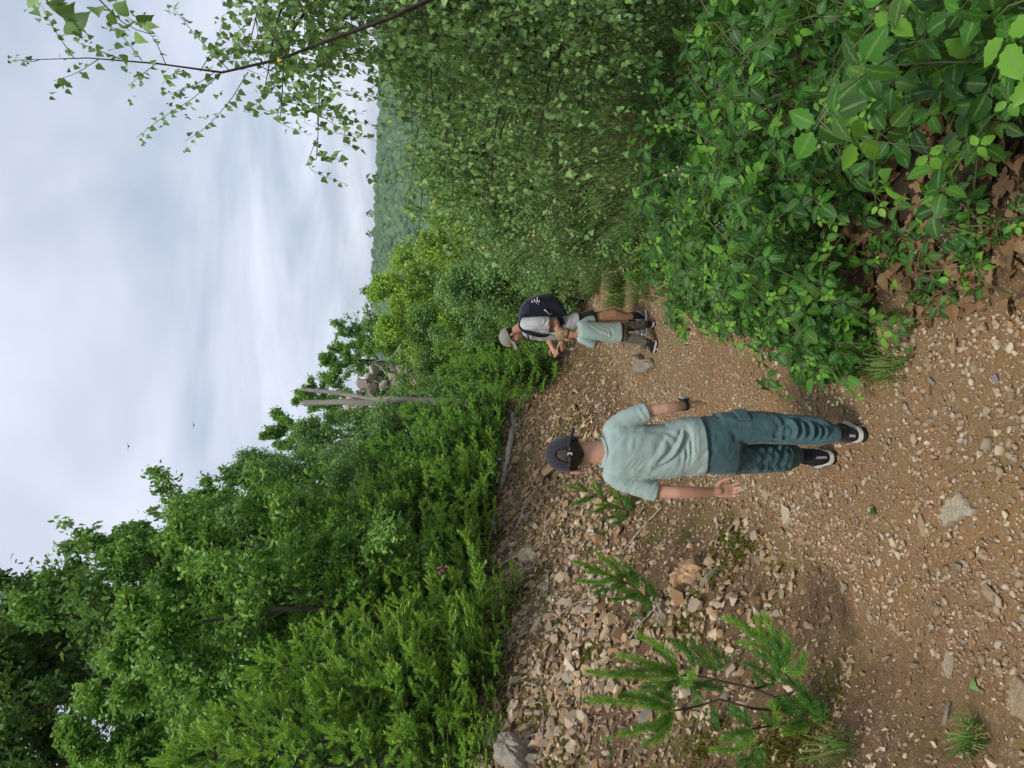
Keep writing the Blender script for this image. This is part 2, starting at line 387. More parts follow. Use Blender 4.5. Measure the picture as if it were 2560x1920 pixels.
def stone_mat(name, stops, moss=0.0):
    mt, t, b, o = newmat(name)
    gi = N(t, 'ShaderNodeNewGeometry'); oi = N(t, 'ShaderNodeObjectInfo')
    a = N(t, 'ShaderNodeMath', operation='ADD'); t.links.new(gi.outputs['Random Per Island'], a.inputs[0]); t.links.new(oi.outputs['Random'], a.inputs[1])
    fr = N(t, 'ShaderNodeMath', operation='FRACT'); t.links.new(a.outputs[0], fr.inputs[0])
    k = len(stops); c = ramp(t, fr.outputs[0], [(i / (k - 1), s) for i, s in enumerate(stops)])
    n = noise(t, 14, 6, .65, 'Generated'); n2 = noise(t, 3, 4, .6, 'Generated')
    c = mixc(t, ramp(t, n, [(.35, grey(0)), (.7, grey(.55))]), c, (.13, .085, .05), 'MIX')
    c = mixc(t, ramp(t, n2, [(.5, grey(0)), (.75, grey(.4))]), c, (.50, .43, .33))
    t.links.new(c, b.inputs['Base Color']); b.inputs['Roughness'].default_value = .9; b.inputs['Specular IOR Level'].default_value = .2
    bump(t, b, n, .7, .01); return mt
TAN, BUFF, ORANGE, PINK, GREYS, BLUE = (0.389, 0.273, 0.151), (0.486, 0.375, 0.230), (0.399, 0.214, 0.088), (0.383, 0.245, 0.161), (0.307, 0.261, 0.201), (0.270, 0.261, 0.239)
M['gravel'] = stone_mat('gravel', [(0.627, 0.528, 0.378), (0.538, 0.407, 0.263), (0.560, 0.462, 0.326), TAN, (0.314, 0.198, 0.095), BUFF, (0.246, 0.154, 0.074), PINK, TAN, GREYS, (0.336, 0.220, 0.110), ORANGE, (0.538, 0.457, 0.341), (0.347, 0.248, 0.147), (0.269, 0.165, 0.079)])
M['st_tan'] = stone_mat('tan_stone', [TAN, BUFF, (.30, .22, .13)]); M['st_pink'] = stone_mat('pinkish_stone', [PINK, (.36, .25, .18)])
M['st_orange'] = stone_mat('orange_stone', [ORANGE, (.50, .31, .16)]); M['st_grey'] = stone_mat('grey_stone', [GREYS, (.28, .255, .21)])
M['st_blue'] = stone_mat('bluish_stone', [BLUE, (.27, .28, .29)]); M['st_pale'] = stone_mat('pale_stone', [(.45, .38, .27), (.40, .35, .24)])
def rotz_rand(n, r, tilt):
    a = r.uniform(0, 2 * math.pi, n); nrm = unit(np.stack([r.normal(0, tilt, n), r.normal(0, tilt, n), np.ones(n)], -1))
    return frames(np.stack([np.cos(a), np.sin(a), np.zeros(n)], -1), nrm)
def pebbles(geo, x, y, size, r, tilt=.35, sink=.12, lib=PEBBLES, drop=None):
    z = ground_z(x, y); e = .03
    gxn = (ground_z(x + e, y) - z) / e
    which = r.integers(0, len(lib), len(x)); Mm = rotz_rand(len(x), r, tilt)
    nn = unit(np.stack([-gxn, 0 * gxn, np.ones_like(gxn)], -1)); Mm = frames(Mm[:, :, 1], unit(Mm[:, :, 2] + nn - [0, 0, 1]))
    for k, (tv, tf) in enumerate(lib):
        i = which == k
        if i.any(): place(geo, tv, tf, np.stack([x[i], y[i], z[i] + size[i] * sink], -1), Mm[i], size[i])
r = np.random.default_rng(5)
g = Geo()
def sample(n, y0, y1, xa, xb, pw=1.0):
    y = y0 + (y1 - y0) * r.uniform(0, 1, n) ** pw; t = r.uniform(0, 1, n); return xa(y) + (xb(y) - xa(y)) * t, y
# fine gravel on the path, denser close by; coarse rubble on the bank
x, y = sample(48000, 1.5, 15, lambda y: np.maximum(xl(y) - .15, -1.5 - 0 * y), lambda y: xr(y) + .42, 1.75)
k = fbm(np.stack([x, y, 0 * x], -1), 1.4, 3, 77); keep = r.uniform(0, 1, len(x)) < sstep(.28, .62, k) * .8 + .45
pebbles(g, x[keep], y[keep], r.lognormal(math.log(.0095), .5, keep.sum()) * (.9 + .07 * y[keep]), r)
x, y = sample(9000, 1.5, 15, lambda y: xl(y) - .2, lambda y: xr(y) + .1, 1.8)
pebbles(g, x, y, r.lognormal(math.log(.026), .35, len(x)), r, lib=RUBBLE)
g.build('gravel', M['gravel'], smooth=True, kind='stuff'); 
g = Geo()
x, y = sample(30000, 1.4, 14.5, lambda y: xl(y) - 3.3, lambda y: xl(y) + .25, 1.35)
k = fbm(np.stack([x, y, 0 * x], -1), 1.1, 3, 78); keep = r.uniform(0, 1, len(x)) < sstep(.2, .6, k) + .3
pebbles(g, x[keep], y[keep], r.lognormal(math.log(.026), .5, keep.sum()) * (.55 + .45 * sstep(2.2, 4.2, y[keep])), r, .5)
x, y = sample(23000, 1.6, 14.5, lambda y: xl(y) - 3.2, lambda y: xl(y) + .05, 1.2)
pebbles(g, x, y, r.lognormal(math.log(.056), .5, len(x)) * (.35 + .65 * sstep(2.6, 4.8, y)) * (.45 + .55 * sstep(.1, 1.3, xl(y) - x)) * (.6 + .8 * vnoise(np.stack([x, y, 0 * x], -1), .9, 4)), r, .5, .16, RUBBLE)
g.build('scree_rubble', M['gravel'], kind='stuff')

STONE_ME = {}
def stone_obj(X, Y, wpx, hpx, dpt, matk, label, seed, rot=None, name='stone', tilt=.2, group=None, sink=.15, at=None):
    q = G(X, Y) if at is None else at
    s = np.linalg.norm(q - CAM) / F
    a = wpx * s; b_ = hpx * s
    key = (seed % len(STONES), matk)
    if key not in STONE_ME:
        gg = Geo(); gg.add(*STONES[key[0]]); STONE_ME[key] = gg.mesh('stone', [M[matk]])
    o = link(name, STONE_ME[key]); rr = random.Random(seed * 7 + 3)
    o.location = (q[0], q[1], q[2] + sink * min(a, b_))
    o.scale = (a, b_ * 1.35, max(.35, dpt) * (a + b_) * .9)
    e = .15; sx = -(gz(q[0] + e, q[1]) - gz(q[0] - e, q[1])) / (2 * e); sy = (gz(q[0], q[1] + e) - gz(q[0], q[1] - e)) / (2 * e)
    o.rotation_euler = (math.atan(sy) + rr.uniform(-tilt, tilt), math.atan(sx) + rr.uniform(-tilt, tilt), rr.uniform(0, 6.28) if rot is None else rot)
    return tag(o, label, 'stone', group)
def slab(name, outline, th, matk, label, tilt=(0, 0), sink=.4, lum=.012):
    """a big stone from its outline on the ground in the photo; real thickness, chamfered and uneven on top"""
    pts = np.array([G(*p) for p in outline]); c = pts.mean(0); p2 = pts[:, :2] - c[:2]
    gg = Geo(); n = len(p2); rr = np.random.default_rng(int(outline[0][0]))
    dn = []
    for i in range(n):                       # subdivide the outline and roughen it
        a, b_ = p2[i], p2[(i + 1) % n]
        for k in range(4): dn.append(a + (b_ - a) * k / 4 + rr.normal(0, .035, 2) * np.linalg.norm(b_ - a))
    dn = np.array(dn); n = len(dn); rings = []
    for sc_, zz, j in ((1.03, -1, 0), (1.02, .35, .12), (.95, .82, .1), (.78, 1.0, .1), (.4, 1.06, .12)):
        rings.append(np.concatenate([dn * sc_, (np.full(n, zz) + rr.normal(0, j, n))[:, None] * th], 1))
    v = np.concatenate(rings + [np.array([[0, 0, th * 1.05]])])
    i = np.arange(n); j = (i + 1) % n
    for k in range(4): gg.f.append((np.stack([k*n+i, k*n+j, (k+1)*n+j, (k+1)*n+i], -1), 0))
    gg.f.append((np.stack([4*n+i, 4*n+j, np.full(n, 5*n)], -1), 0)); gg.v = [v]; gg.n = len(v)
    o = gg.build(name, M[matk]); e = .2
    o.location = (c[0], c[1], np.mean(pts[:, 2]) + th * (1 - sink) * .35)
    o.rotation_euler = (tilt[0] + math.atan((gz(c[0], c[1] + e) - gz(c[0], c[1] - e)) / (2 * e)), tilt[1] - math.atan((gz(c[0] + e, c[1]) - gz(c[0] - e, c[1])) / (2 * e)), 0)
    return tag(o, label, 'stone')
slab('flat_stone', [(2365, 1270), (2412, 1231), (2430, 1250), (2456, 1283), (2392, 1305), (2370, 1322)], .018, 'st_pale', 'broad pale flat stone, the biggest lying loose on the open path', sink=.3)
slab('flat_stone', [(1768, 1398), (1750, 1395), (1712, 1425), (1690, 1455), (1690, 1500), (1700, 1510), (1712, 1468), (1745, 1450), (1770, 1420)], .07, 'st_orange', 'long curved orange tan slab at the scree foot beside small leafy plants')
slab('block_stone', [(1262, 1850), (1300, 1838), (1325, 1850), (1338, 1880), (1335, 1930), (1240, 1930)], .10, 'st_grey', 'large grey lichened block of rock high on the scree at the left edge')
slab('flat_stone', [(2535, 1700), (2552, 1690), (2600, 1720), (2600, 1800), (2545, 1790), (2530, 1740)], .015, 'st_tan', 'half buried brownish rock nearest the camera at the edge of the path')
slab('flat_stone', [(1648, 1560), (1650, 1510), (1662, 1490), (1676, 1500), (1668, 1540), (1660, 1570)], .05, 'st_pale', 'pale buff slab beside the middle pine seedling on the scree')
slab('flat_stone', [(1600, 905), (1596, 890), (1630, 893), (1640, 915), (1618, 935), (1596, 925)], .07, 'st_grey', 'flat grey tan stone left of the small boy, lower of two')
slab('flat_stone', [(1590, 890), (1588, 870), (1612, 860), (1618, 872), (1600, 893)], .06, 'st_tan', 'grey tan stone beside the small boy\'s left shoe, upper of two')
slab('flat_stone', [(1706, 790), (1712, 775), (1728, 775), (1730, 800), (1722, 810)], .05, 'st_orange', 'tan triangular stone at the bramble edge right of the path')
slab('flat_stone', [(1302, 1400), (1312, 1375), (1338, 1365), (1350, 1385), (1340, 1410), (1318, 1412)], .06, 'st_pale', 'yellowish rounded slab high on the scree, a bleached stick above it')
for i, (X, Y, a, b_, dp, mk, lb, ro) in enumerate([
    (2312, 1313, 62, 24, .5, 'st_tan', 'narrow tan stone lying lengthwise left of the broad flat stone', 0.3),
    (2487, 1482, 44, 46, .5, 'st_tan', 'square tan stone low on the path between the broad flat stone and the pale wedge', .5),
    (2380, 1662, 66, 24, .7, 'st_pale', 'pale sharp wedge shaped stone on the left part of the path', 0.1),
    (2374, 1782, 70, 28, .4, 'st_grey', 'olive grey oblong stone near the grass tuft at the left edge', 0.2),
    (2442, 1607, 40, 18, .7, 'st_orange', 'brick red stone lying beside the pale wedge stone', 0),
    (2182, 1546, 34, 20, .6, 'st_pale', 'small pale oblong stone midway between pine seedling and broad flat stone', 1.2),
    (2240, 1565, 30, 24, .6, 'st_tan', 'rounded half buried tan stone right of the small pale oblong one', 1.0),
    (2343, 1525, 26, 22, .4, 'st_grey', 'small greyish stone in the middle of the lower path', 0.3),
    (1782, 1442, 80, 20, .6, 'st_grey', 'dark grey stick-like slab beside the long curved orange slab', 0),
    (1467, 1510, 36, 70, .5, 'st_grey', 'pale greenish grey slab behind the middle pine seedling', 0.2),
    (2339, 955, 38, 20, .5, 'st_blue', 'slim blue grey stone on the right of the path by the brown one', .8),
    (2331, 972, 36, 26, .6, 'st_orange', 'rust brown pointed stone by the right path edge', 0.3),
    (2495, 947, 34, 24, .5, 'st_blue', 'smooth blue grey oval stone at the right path edge near the camera', .7),
    (2446, 914, 48, 36, .5, 'st_tan', 'round flat tan stone where the leaf litter meets the path', 0.4),
    (2330, 915, 26, 20, .6, 'st_tan', 'small tan lump under the grass tuft at the right path edge', 0.4),
    (1552, 1740, 62, 30, .5, 'st_orange', 'orange tan pointed stone between the two upper branches of the near pine', .2),
    (1625, 1790, 66, 54, .5, 'st_blue', 'blue grey block behind the near pine seedling', .4),
    (1640, 1620, 40, 26, .5, 'st_pink', 'round pinkish stone left of the middle pine seedling', 0.3),
    (1500, 1905, 50, 40, .6, 'st_orange', 'rusty pinkish pair-like stone low at the left edge of the scree', 0.3),
    (1355, 1832, 40, 30, .6, 'st_orange', 'smooth orange cobble beside the large grey block', 1.0),
    (1375, 1850, 40, 30, .6, 'st_grey', 'pale grey cobble touching the smooth orange cobble', .6),
    (1325, 1290, 46, 22, .5, 'st_grey', 'grey angular slab above the yellowish slab on the scree', .4),
    (1400, 1400, 40, 22, .5, 'st_tan', 'tan and orange split stone right below the yellowish slab', .8),
    (1445, 1370, 44, 24, .5, 'st_pale', 'pale grey pointed stone left of the older boy\'s shoulder', 1.2),
    (1510, 1300, 34, 30, .5, 'st_pink', 'pinkish flat stone below the seedling beside the older boy\'s shoulder', .2),
    (1240, 1650, 66, 36, .5, 'st_grey', 'dark grey slab at the crest among the spruce shoots', .2),
    (1880, 1535, 44, 24, .5, 'st_tan', 'ragged tan stone above the bare red earth patch', .6),
    (2035, 1700, 34, 20, .5, 'st_pink', 'pink grey stone in the shade right of the near pine', .6)]):
    stone_obj(X, Y, a, b_, dp, mk, lb, 500 + i * 5, ro)
# the countable rest: each named by its shape, colour and what lies nearest
KINDS = [('st_tan', 'tan'), ('st_tan', 'tan'), ('st_pink', 'pinkish'), ('st_grey', 'grey'), ('st_pale', 'pale buff'), ('st_orange', 'orange'), ('st_blue', 'blue grey')]
MARKS = [(nm, G(X, Y)) for nm, X, Y in [('the root end of the fallen log', 1292, 1055), ('the middle of the fallen log', 1268, 1195), ('the thin end of the fallen log', 1249, 1350), ('the yellowish slab', 1325, 1388), ('the straight bleached stick', 1250, 1418),
    ('the middle pine seedling', 1640, 1520), ('the pine by the boy\'s shoulder', 1580, 1285), ('the near pine\'s root', 2050, 1770), ('the large grey block', 1300, 1885), ('the forked bleached branch', 1366, 1770), ('the long orange slab', 1740, 1450),
    ('the broad flat stone', 2400, 1280), ('the pale wedge stone', 2380, 1662), ('the older boy\'s rear shoe', 2178, 1090), ('the older boy\'s front shoe', 2098, 1143), ('the small boy\'s shoes', 1645, 840), ('the fallen green leaf', 2200, 1285), ('the grass tuft by the brambles', 2190, 905), ('the left grass tuft', 2455, 1845), ('the path\'s far bend', 1490, 740), ('the triangular tan stone', 1718, 794), ('the blue grey oval stone', 2495, 947), ('the short bleached stick', 1312, 1282), ('the mossy rubble', 1400, 1650), ('the two stones by the small boy', 1605, 895)]]
def rest_label(q, sz, asp, dp, cn, seen={}):
    d = [np.linalg.norm((q - m_)[:2]) for _, m_ in MARKS]; k = int(np.argmin(d)); v = q - MARKS[k][1]
    side = ('right of' if v[0] > 0 else 'left of') if abs(v[0]) > abs(v[1]) else ('beyond' if v[1] > 0 else 'this side of')
    shape = 'long' if asp < .58 else 'flat' if dp < .45 else 'blocky'; size = 'small' if sz < .06 else 'palm-sized' if sz < .10 else 'middling' if sz < .15 else 'large'
    how = 'close ' if d[k] < .35 else '' if d[k] < .9 else 'well '
    return '%s %s %s stone %s%s %s' % (size, shape, cn, how, side, MARKS[k][0])
rs = random.Random(21)
for i in range(170):
    y = 3.5 + 9 * rs.random() ** 1.1; t = 3.0 * rs.random() ** .8; x = float(xl(y)) - t
    mk, cn = KINDS[rs.randrange(6)]; q = np.array([x, y, gz(x, y)]); sz = rs.uniform(.06, .15) * (.42 + .1 * y); asp = rs.uniform(.45, .8); dp = rs.uniform(.35, .7)
    px = sz * F / np.linalg.norm(q - CAM)
    stone_obj(0, 0, px, px * asp, dp, mk, rest_label(q, sz, asp, dp, cn), i, tilt=.45, group='loose stones on the scree bank', at=q)
for i in range(85):
    y = 1.9 + 11 * rs.random() ** 1.6; x = float(xl(y)) + (float(xr(y)) - float(xl(y))) * rs.random()
    if abs(x + .33) < .25 and 2.8 < y < 3.6 or abs(x - .65) < .4 and 7.2 < y < 8.6: continue
    mk, cn = KINDS[rs.randrange(7)]; q = np.array([x, y, gz(x, y)]); sz = rs.uniform(.025, .055) * (1 + .05 * y); asp = rs.uniform(.5, .85); dp = rs.uniform(.35, .6)
    px = sz * F / np.linalg.norm(q - CAM)
    stone_obj(0, 0, px, px * asp, dp, mk, rest_label(q, sz, asp, dp, cn), i + 41, tilt=.25, group='small loose stones on the path', at=q)

# ------------------------------------------------------------------ trees
def deciduous(name, h, spread, trunk_r, leaf, lmat, nleaf, lsize, seed, base=.25, droop=.25, limbs=12, bark='bark', clump=.16, wob=.06):
    """thing > trunk, limb (each), crown ; made once, then copied"""
    r = np.random.default_rng(seed)
    root = bpy.data.objects.new(name, None); COL.objects.link(root); root.empty_display_size = .1
    tp = spline(np.stack([np.cumsum(r.normal(0, wob, 6)) * h * .25, np.cumsum(r.normal(0, wob, 6)) * h * .25, np.linspace(-.35, h * .93, 6)], -1), 12)
    g = Geo(); g.add(*tube(tp, np.linspace(trunk_r, trunk_r * .15, 12), 8))
    kids(root, g.build('trunk', M[bark], root, True))
    segs = []; lg = []
    for i in range(limbs):
        f = base + (1 - base) * (i + .5) / limbs; p0 = np.array([np.interp(f * h * .93, tp[:, 2], tp[:, k]) for k in range(3)])
        az = i * 2.399 + r.uniform(-.5, .5); el = R(12 + 58 * f ** 1.5) + r.uniform(-.2, .2)
        L = spread * (1.08 - .75 * (f - .35) ** 2 * 2.2 if f > .35 else .75 + f) * r.uniform(.7, 1.15) * (1 - .45 * max(0, f - .7))
        d = np.array([math.cos(az) * math.cos(el), math.sin(az) * math.cos(el), math.sin(el)])
        pts = [p0]
        for k in range(5):
            d = unit(d + r.normal(0, .18, 3) + [0, 0, .10 - droop * .12 * k]); pts.append(pts[-1] + d * L / 5)
        lp = spline(pts, 9); g = Geo(); g.add(*tube(lp, np.linspace(trunk_r * .42 * (1.1 - f * .6), trunk_r * .06, 9), 5)); lg.append(g)
        segs.append((lp[4], lp[8]))
        for s in range(r.integers(6, 9)):
            t = r.uniform(.2, 1); q = lp[int(t * 8)]; d2 = unit(unit(lp[8] - lp[0]) * .7 + rvec(1, r)[0] * .8 + [0, 0, .15]); l2 = L * r.uniform(.22, .42)
            q2 = q + d2 * l2 * .5 + r.normal(0, .03, 3); q3 = q + d2 * l2 - [0, 0, droop * l2 * .4]
            sp = spline([q, q2, q3], 5); g.add(*tube(sp, np.linspace(trunk_r * .12, trunk_r * .03, 5), 3)); segs.append((q, q2)); segs.append((q2, q3)); segs.append((q2, q3))
    for g in lg: kids(root, g.build('limb', M[bark], root, True))
    k = r.integers(0, len(segs), nleaf); a = np.array([s[0] for s in segs])[k]; b = np.array([s[1] for s in segs])[k]
    t = r.uniform(0, 1.15, (nleaf, 1)); ln = np.linalg.norm(b - a, axis=1, keepdims=True)
    pos = a + (b - a) * t + r.normal(0, 1, (nleaf, 3)) * clump * (.4 + .6 * ln) * .8
    d = unit(unit(b - a) * .6 + rvec(nleaf, r) * .9 - [0, 0, droop]); n = unit(rvec(nleaf, r) * .75 + [0, 0, 1])
    g = Geo(); place(g, leaf[0], leaf[1], pos, frames(d, n), lsize * r.uniform(.65, 1.2, nleaf))
    kids(root, g.build('crown', M[lmat], root))
    root['_h'] = float(np.percentile(np.concatenate(g.v)[:, 2], 99.5)); return root
def conifer(name, h, rad, seed, new='shoot_new', mid='shoot_mid', old='shoot_old', ssize=.10, dens=1.0, tmpl=None):
    """young spruce: whorls of boughs, each bough set with shoots; fresh shoots at the tips"""
    r = np.random.default_rng(seed); tmpl = tmpl or SHOOT
    root = bpy.data.objects.new(name, None); COL.objects.link(root); root.empty_display_size = .1
    tp = spline(np.stack([r.normal(0, .02, 5) * h, r.normal(0, .02, 5) * h, np.linspace(-.3, h * .97, 5)], -1), 10)
    g = Geo(); g.add(*tube(tp, np.linspace(.018 * h + .01, .006, 10), 7)); kids(root, g.build('trunk', M['bark'], root, True))
    P_ = [[], [], []]; D_ = [[], [], []]; S_ = [[], [], []]
    def put(k, p, d, s): P_[k].append(p); D_[k].append(d); S_[k].append(s)
    bg_ = Geo(); nw = int(h / .17); top = tp[-1]
    for wv in range(nw):
        f = (wv + .6) / nw; z = h * .97 * f; c = np.array([np.interp(z, tp[:, 2], tp[:, k]) for k in range(3)])
        L = rad * (1 - f) ** .75 * r.uniform(.85, 1.1) + .06
        for bI in range(6):
            az = wv * 1.9 + bI * 1.047 + r.uniform(-.3, .3); el = R(r.uniform(-2, 16) + 35 * f ** 2)
            d = np.array([math.cos(az) * math.cos(el), math.sin(az) * math.cos(el), math.sin(el)]); side = unit(np.cross(d, [0, 0, 1.0]))
            Lb = L * r.uniform(.75, 1.12); pts = c + d[None] * np.linspace(0, Lb, 6)[:, None] + np.array([0, 0, 1.0]) * (np.linspace(0, 1, 6)[:, None] ** 2 * .16 * Lb - np.linspace(0, 1, 6)[:, None] * .12 * Lb)
            bg_.add(*tube(pts, np.linspace(.006 + .006 * Lb, .002, 6), 3))
            n = max(3, int(Lb / .055 * dens))
            for s in range(n):
                t = (s + .6) / n; q = c + (pts[-1] - c) * t + [0, 0, .16 * Lb * (t * t - t)]
                sg = 1 if s % 2 else -1; l2 = Lb * .38 * (1 - t * .75) * r.uniform(.7, 1.2) + .04
                d2 = unit(d * .75 + side * sg * .8 + r.normal(0, .16, 3) + [0, 0, .1])
                m_ = max(1, int(l2 / .06))
                for u in range(m_):
                    qq = q + d2 * l2 * u / m_; dd = unit(d2 + r.normal(0, .28, 3) + side * (.4 if u % 2 else -.4)); out = t > .45 or u >= m_ - 1
                    put(0 if (out and u == m_ - 1 and r.random() < .78) else (1 if out else 2), qq, dd, ssize * r.uniform(.7, 1.15))
            for e_ in range(3): put(0, pts[-1] - d * .02, unit(d + r.normal(0, .35, 3)), ssize * r.uniform(.9, 1.3))
    for e_ in range(5): put(0, top, unit(np.array([0, 0, 1.0]) + r.normal(0, .35 if e_ else .05, 3)), ssize * r.uniform(1, 1.7))
    kids(root, bg_.build('boughs', M['twig'], root))
    gN = Geo(); gO = Geo()
    for k in range(3):
        if not P_[k]: continue
        dd = np.array(D_[k]); Mx = frames(dd, rvec(len(dd), r))
        if k == 0: place(gN, tmpl[0], tmpl[1], np.array(P_[k]), Mx, np.array(S_[k]))
        else: place(gO, tmpl[0], tmpl[1], np.array(P_[k]), Mx, np.array(S_[k]), k - 1)
    kids(root, gO.build('needles', [M[mid], M[old]], root)); kids(root, gN.build('fresh_shoots', [M[new]], root))
    root['_h'] = float(h); return root
def put_tree(proto, Yc, Xtop, d, label, cat='tree', group=None, wide=1.0, first=[], rz=None, minh=.6):
    top = P(Xtop, Yc, d); z0 = gz(top[0], d) - .03; hh = max(minh, top[2] - z0); s = hh / proto['_h']
    if proto.name not in first: first.append(proto.name); o = proto
    else: o = copy_tree(proto)
    o.location = (top[0], d, z0); ws = wide * s ** .5 if s < 1 else wide * s ** .8
    o.scale = (ws, ws, s); o.rotation_euler = (0, 0, random.uniform(0, 6.28) if rz is None else rz)
    return tag(o, label, cat, group)
oakA = deciduous('oak_tree', 5.5, 1.9, .09, OAKLO, 'oak_leaf', 24000, .095, 1, .12, .15, 15)
oakB = deciduous('oak_tree', 4.5, 1.5, .07, OAKLO, 'oak_leaf', 18000, .092, 2, .05, .15, 15)
oakD = deciduous('oak_tree', 6.5, 2.5, .12, OAKLO, 'dark_oak_leaf', 24000, .115, 3, .10, .2, 17)
pale = deciduous('willow_tree', 5.0, 1.6, .06, LEAFLO, 'pale_leaf', 22000, .08, 4, .08, .3, 15, clump=.2)
farT = deciduous('oak_tree', 6.0, 2.1, .1, LEAFLO, 'oak_leaf', 20000, .13, 5, .12, .15, 15)
thin = deciduous('sapling_tree', 5.0, 1.2, .05, LEAFLO, 'pale_leaf', 1700, .13, 6, .35, .2, 11, clump=.12)
limeA = deciduous('birch_shrub', 3.2, 1.2, .045, LEAFLO, 'lime_leaf', 20000, .055, 7, .03, .25, 16, 'birch_bark', .17)
limeB = deciduous('birch_shrub', 2.6, 1.2, .04, LEAFLO, 'pale_leaf', 13000, .06, 8, .03, .25, 15, 'birch_bark', .17)
for a in [(oakD, 1930, -120, 14, 'dark oak at the very left edge, behind the front oaks', 1.0), (oakA, 1670, 40, 14.5, 'oak filling the gap between the two tallest dark oaks', 1.1), (oakD, 1740, -260, 12.5, 'tall dark oak filling the uppermost left of the picture', 1.0),
          (oakD, 1560, -60, 15, 'dark oak behind the nearer oaks, its top just leaving the picture', 1.0),
          (oakA, 1850, 170, 10, 'oak at the far left edge just above the bright spruces', 1.0),
          (oakB, 1585, 275, 8.8, 'bright lobed leaved young oak standing in front of the dark oaks', .95),
          (oakA, 1500, 70, 13, 'oak whose leafy top reaches the skyline below the tallest dark oak', .8),
          (farT, 1372, 240, 15, 'oak with a two-humped top on the skyline, third down the slope', .7),
          (oakB, 1400, 400, 11, 'mid height oak on the slope below the skyline oaks', 1.1),
          (oakA, 1490, 560, 9.6, 'low shaded oak between the lobed young oak and the spruces', 1.0),
          (farT, 1260, 440, 18, 'narrow oak on the skyline left of the pale willow', .75),
          (farT, 1075, 660, 25, 'small dark oak on the skyline behind the pale willows', .75),
          (farT, 985, 735, 29, 'oak crown on the skyline right behind the dead snag', .8),
          (farT, 905, 800, 27, 'round oak right of the dead snag above the rock outcrop', .9),
          (farT, 855, 890, 25, 'lower dark oak just right of the rock outcrop', .8)]:
    put_tree(*a[:5], 'tree', 'oaks on the hillside', a[5])
for a in [(pale, 1165, 590, 19, 'pale willow on the skyline halfway down the slope', .75), (pale, 1210, 620, 15, 'pale grey green willow in the middle of the slope', 1.0),
          (pale, 1090, 740, 17, 'pale willow with thin top left of the dead snag', .9), (pale, 1300, 560, 12.5, 'willow beneath the two-humped oak', 1.0),
          (pale, 1065, 900, 17, 'low pale willow in front of the dead snag\'s foot', .8)]:
    put_tree(*a[:5], 'tree', 'willows on the hillside', a[5])
put_tree(thin, 815, 830, 24, 'thin sapling with see-through crown on the skyline above the man', 'tree', None, 1.0)
put_tree(thin, 740, 905, 22, 'spindly sapling tip showing against the sky and far ridge', 'tree', None, .9)
put_tree(thin, 1345, 150, 15.5, 'loose sprig-topped sapling poking above the two-humped oak', 'tree', None, .7)
for a in [(limeA, 790, 945, 17, 'lime green birch shrub behind the man\'s cap', 1.1), (limeA, 715, 930, 18, 'lime green birch shrub behind the man\'s backpack', 1.1),
          (limeA, 650, 985, 19, 'lime green birch shrub at the end of the path under the far ridge', 1.1), (limeA, 580, 1045, 17, 'tall yellow green birch shrub right of the path end', 1.0),
          (limeA, 510, 1085, 15, 'yellow green birch shrub half hidden by the hanging birch', 1.0), (limeB, 760, 1090, 14.5, 'darker birch shrub close behind the man\'s shoulder', 1.1),
          (limeB, 690, 1150, 14, 'dense birch shrub low behind the backpack', 1.2), (limeB, 620, 1180, 13.5, 'birch shrub where the path drops out of sight', 1.2),
          (limeB, 850, 1020, 16.5, 'birch shrub between the man\'s cap and the bright spruce', 1.1), (limeB, 935, 1035, 18, 'birch shrub under the foot of the dead snag', 1.2),
          (limeB, 545, 1200, 11.5, 'shaded birch shrub right of the path behind the hanging twigs', 1.1)]:
    put_tree(*a[:5], 'shrub', 'birch shrubs beyond the path', a[5])
spA = conifer('young_spruce', 1.9, .75, 21, ssize=.13, tmpl=SHOOTB); spB = conifer('young_spruce', 2.3, .85, 22, new='shoot_new', mid='shoot_mid', ssize=.12)
spC = conifer('young_spruce', 1.1, .55, 23, new='shoot_new', mid='shoot_mid', ssize=.09); spD = conifer('young_spruce', 2.6, 1.0, 24, new='shoot_mid', ssize=.13)
for a in [(spA, 1800, 540, 7.2, 'bright yellow green young spruce at the left, second in from the edge', 1.0), (spA, 1665, 640, 7.6, 'bright yellow green spruce with tall leader below the young oak', .9),
          (spA, 1915, 420, 6.6, 'bright spruce with finger-like leader at the very left edge', .9), (spA, 1735, 790, 6.9, 'bright spruce low in the left thicket', 1.1),
          (spB, 1410, 800, 10, 'green spruce with drooping bright tips under the mid height oak', 1.0), (spB, 1310, 770, 11, 'green spruce in the middle of the slope under the willows', 1.0),
          (spB, 1225, 900, 11.5, 'spruce above the left end of the fallen log', 1.0), (spD, 1120, 930, 12.8, 'broad spruce above the middle of the fallen log', .9),
          (spD, 1030, 1010, 14, 'spruce above the root end of the fallen log', .8), (spD, 930, 1100, 13, 'bright layered spruce right above the scree beside the man', .75),
          (spB, 870, 1090, 15, 'bright spruce next to the man\'s cap', .8), (spB, 965, 1015, 19, 'spruce in front of the rock outcrop', .9), (spB, 1060, 930, 20, 'spruce tip beside the dead snag', .8),
          (spB, 1520, 740, 9, 'dark green spruce behind the bright left thicket', 1.0), (spD, 1175, 800, 15, 'spruce on the slope below the pale willow', .8)]:
    put_tree(*a[:5], 'spruce', 'young spruces on the hillside', a[5])
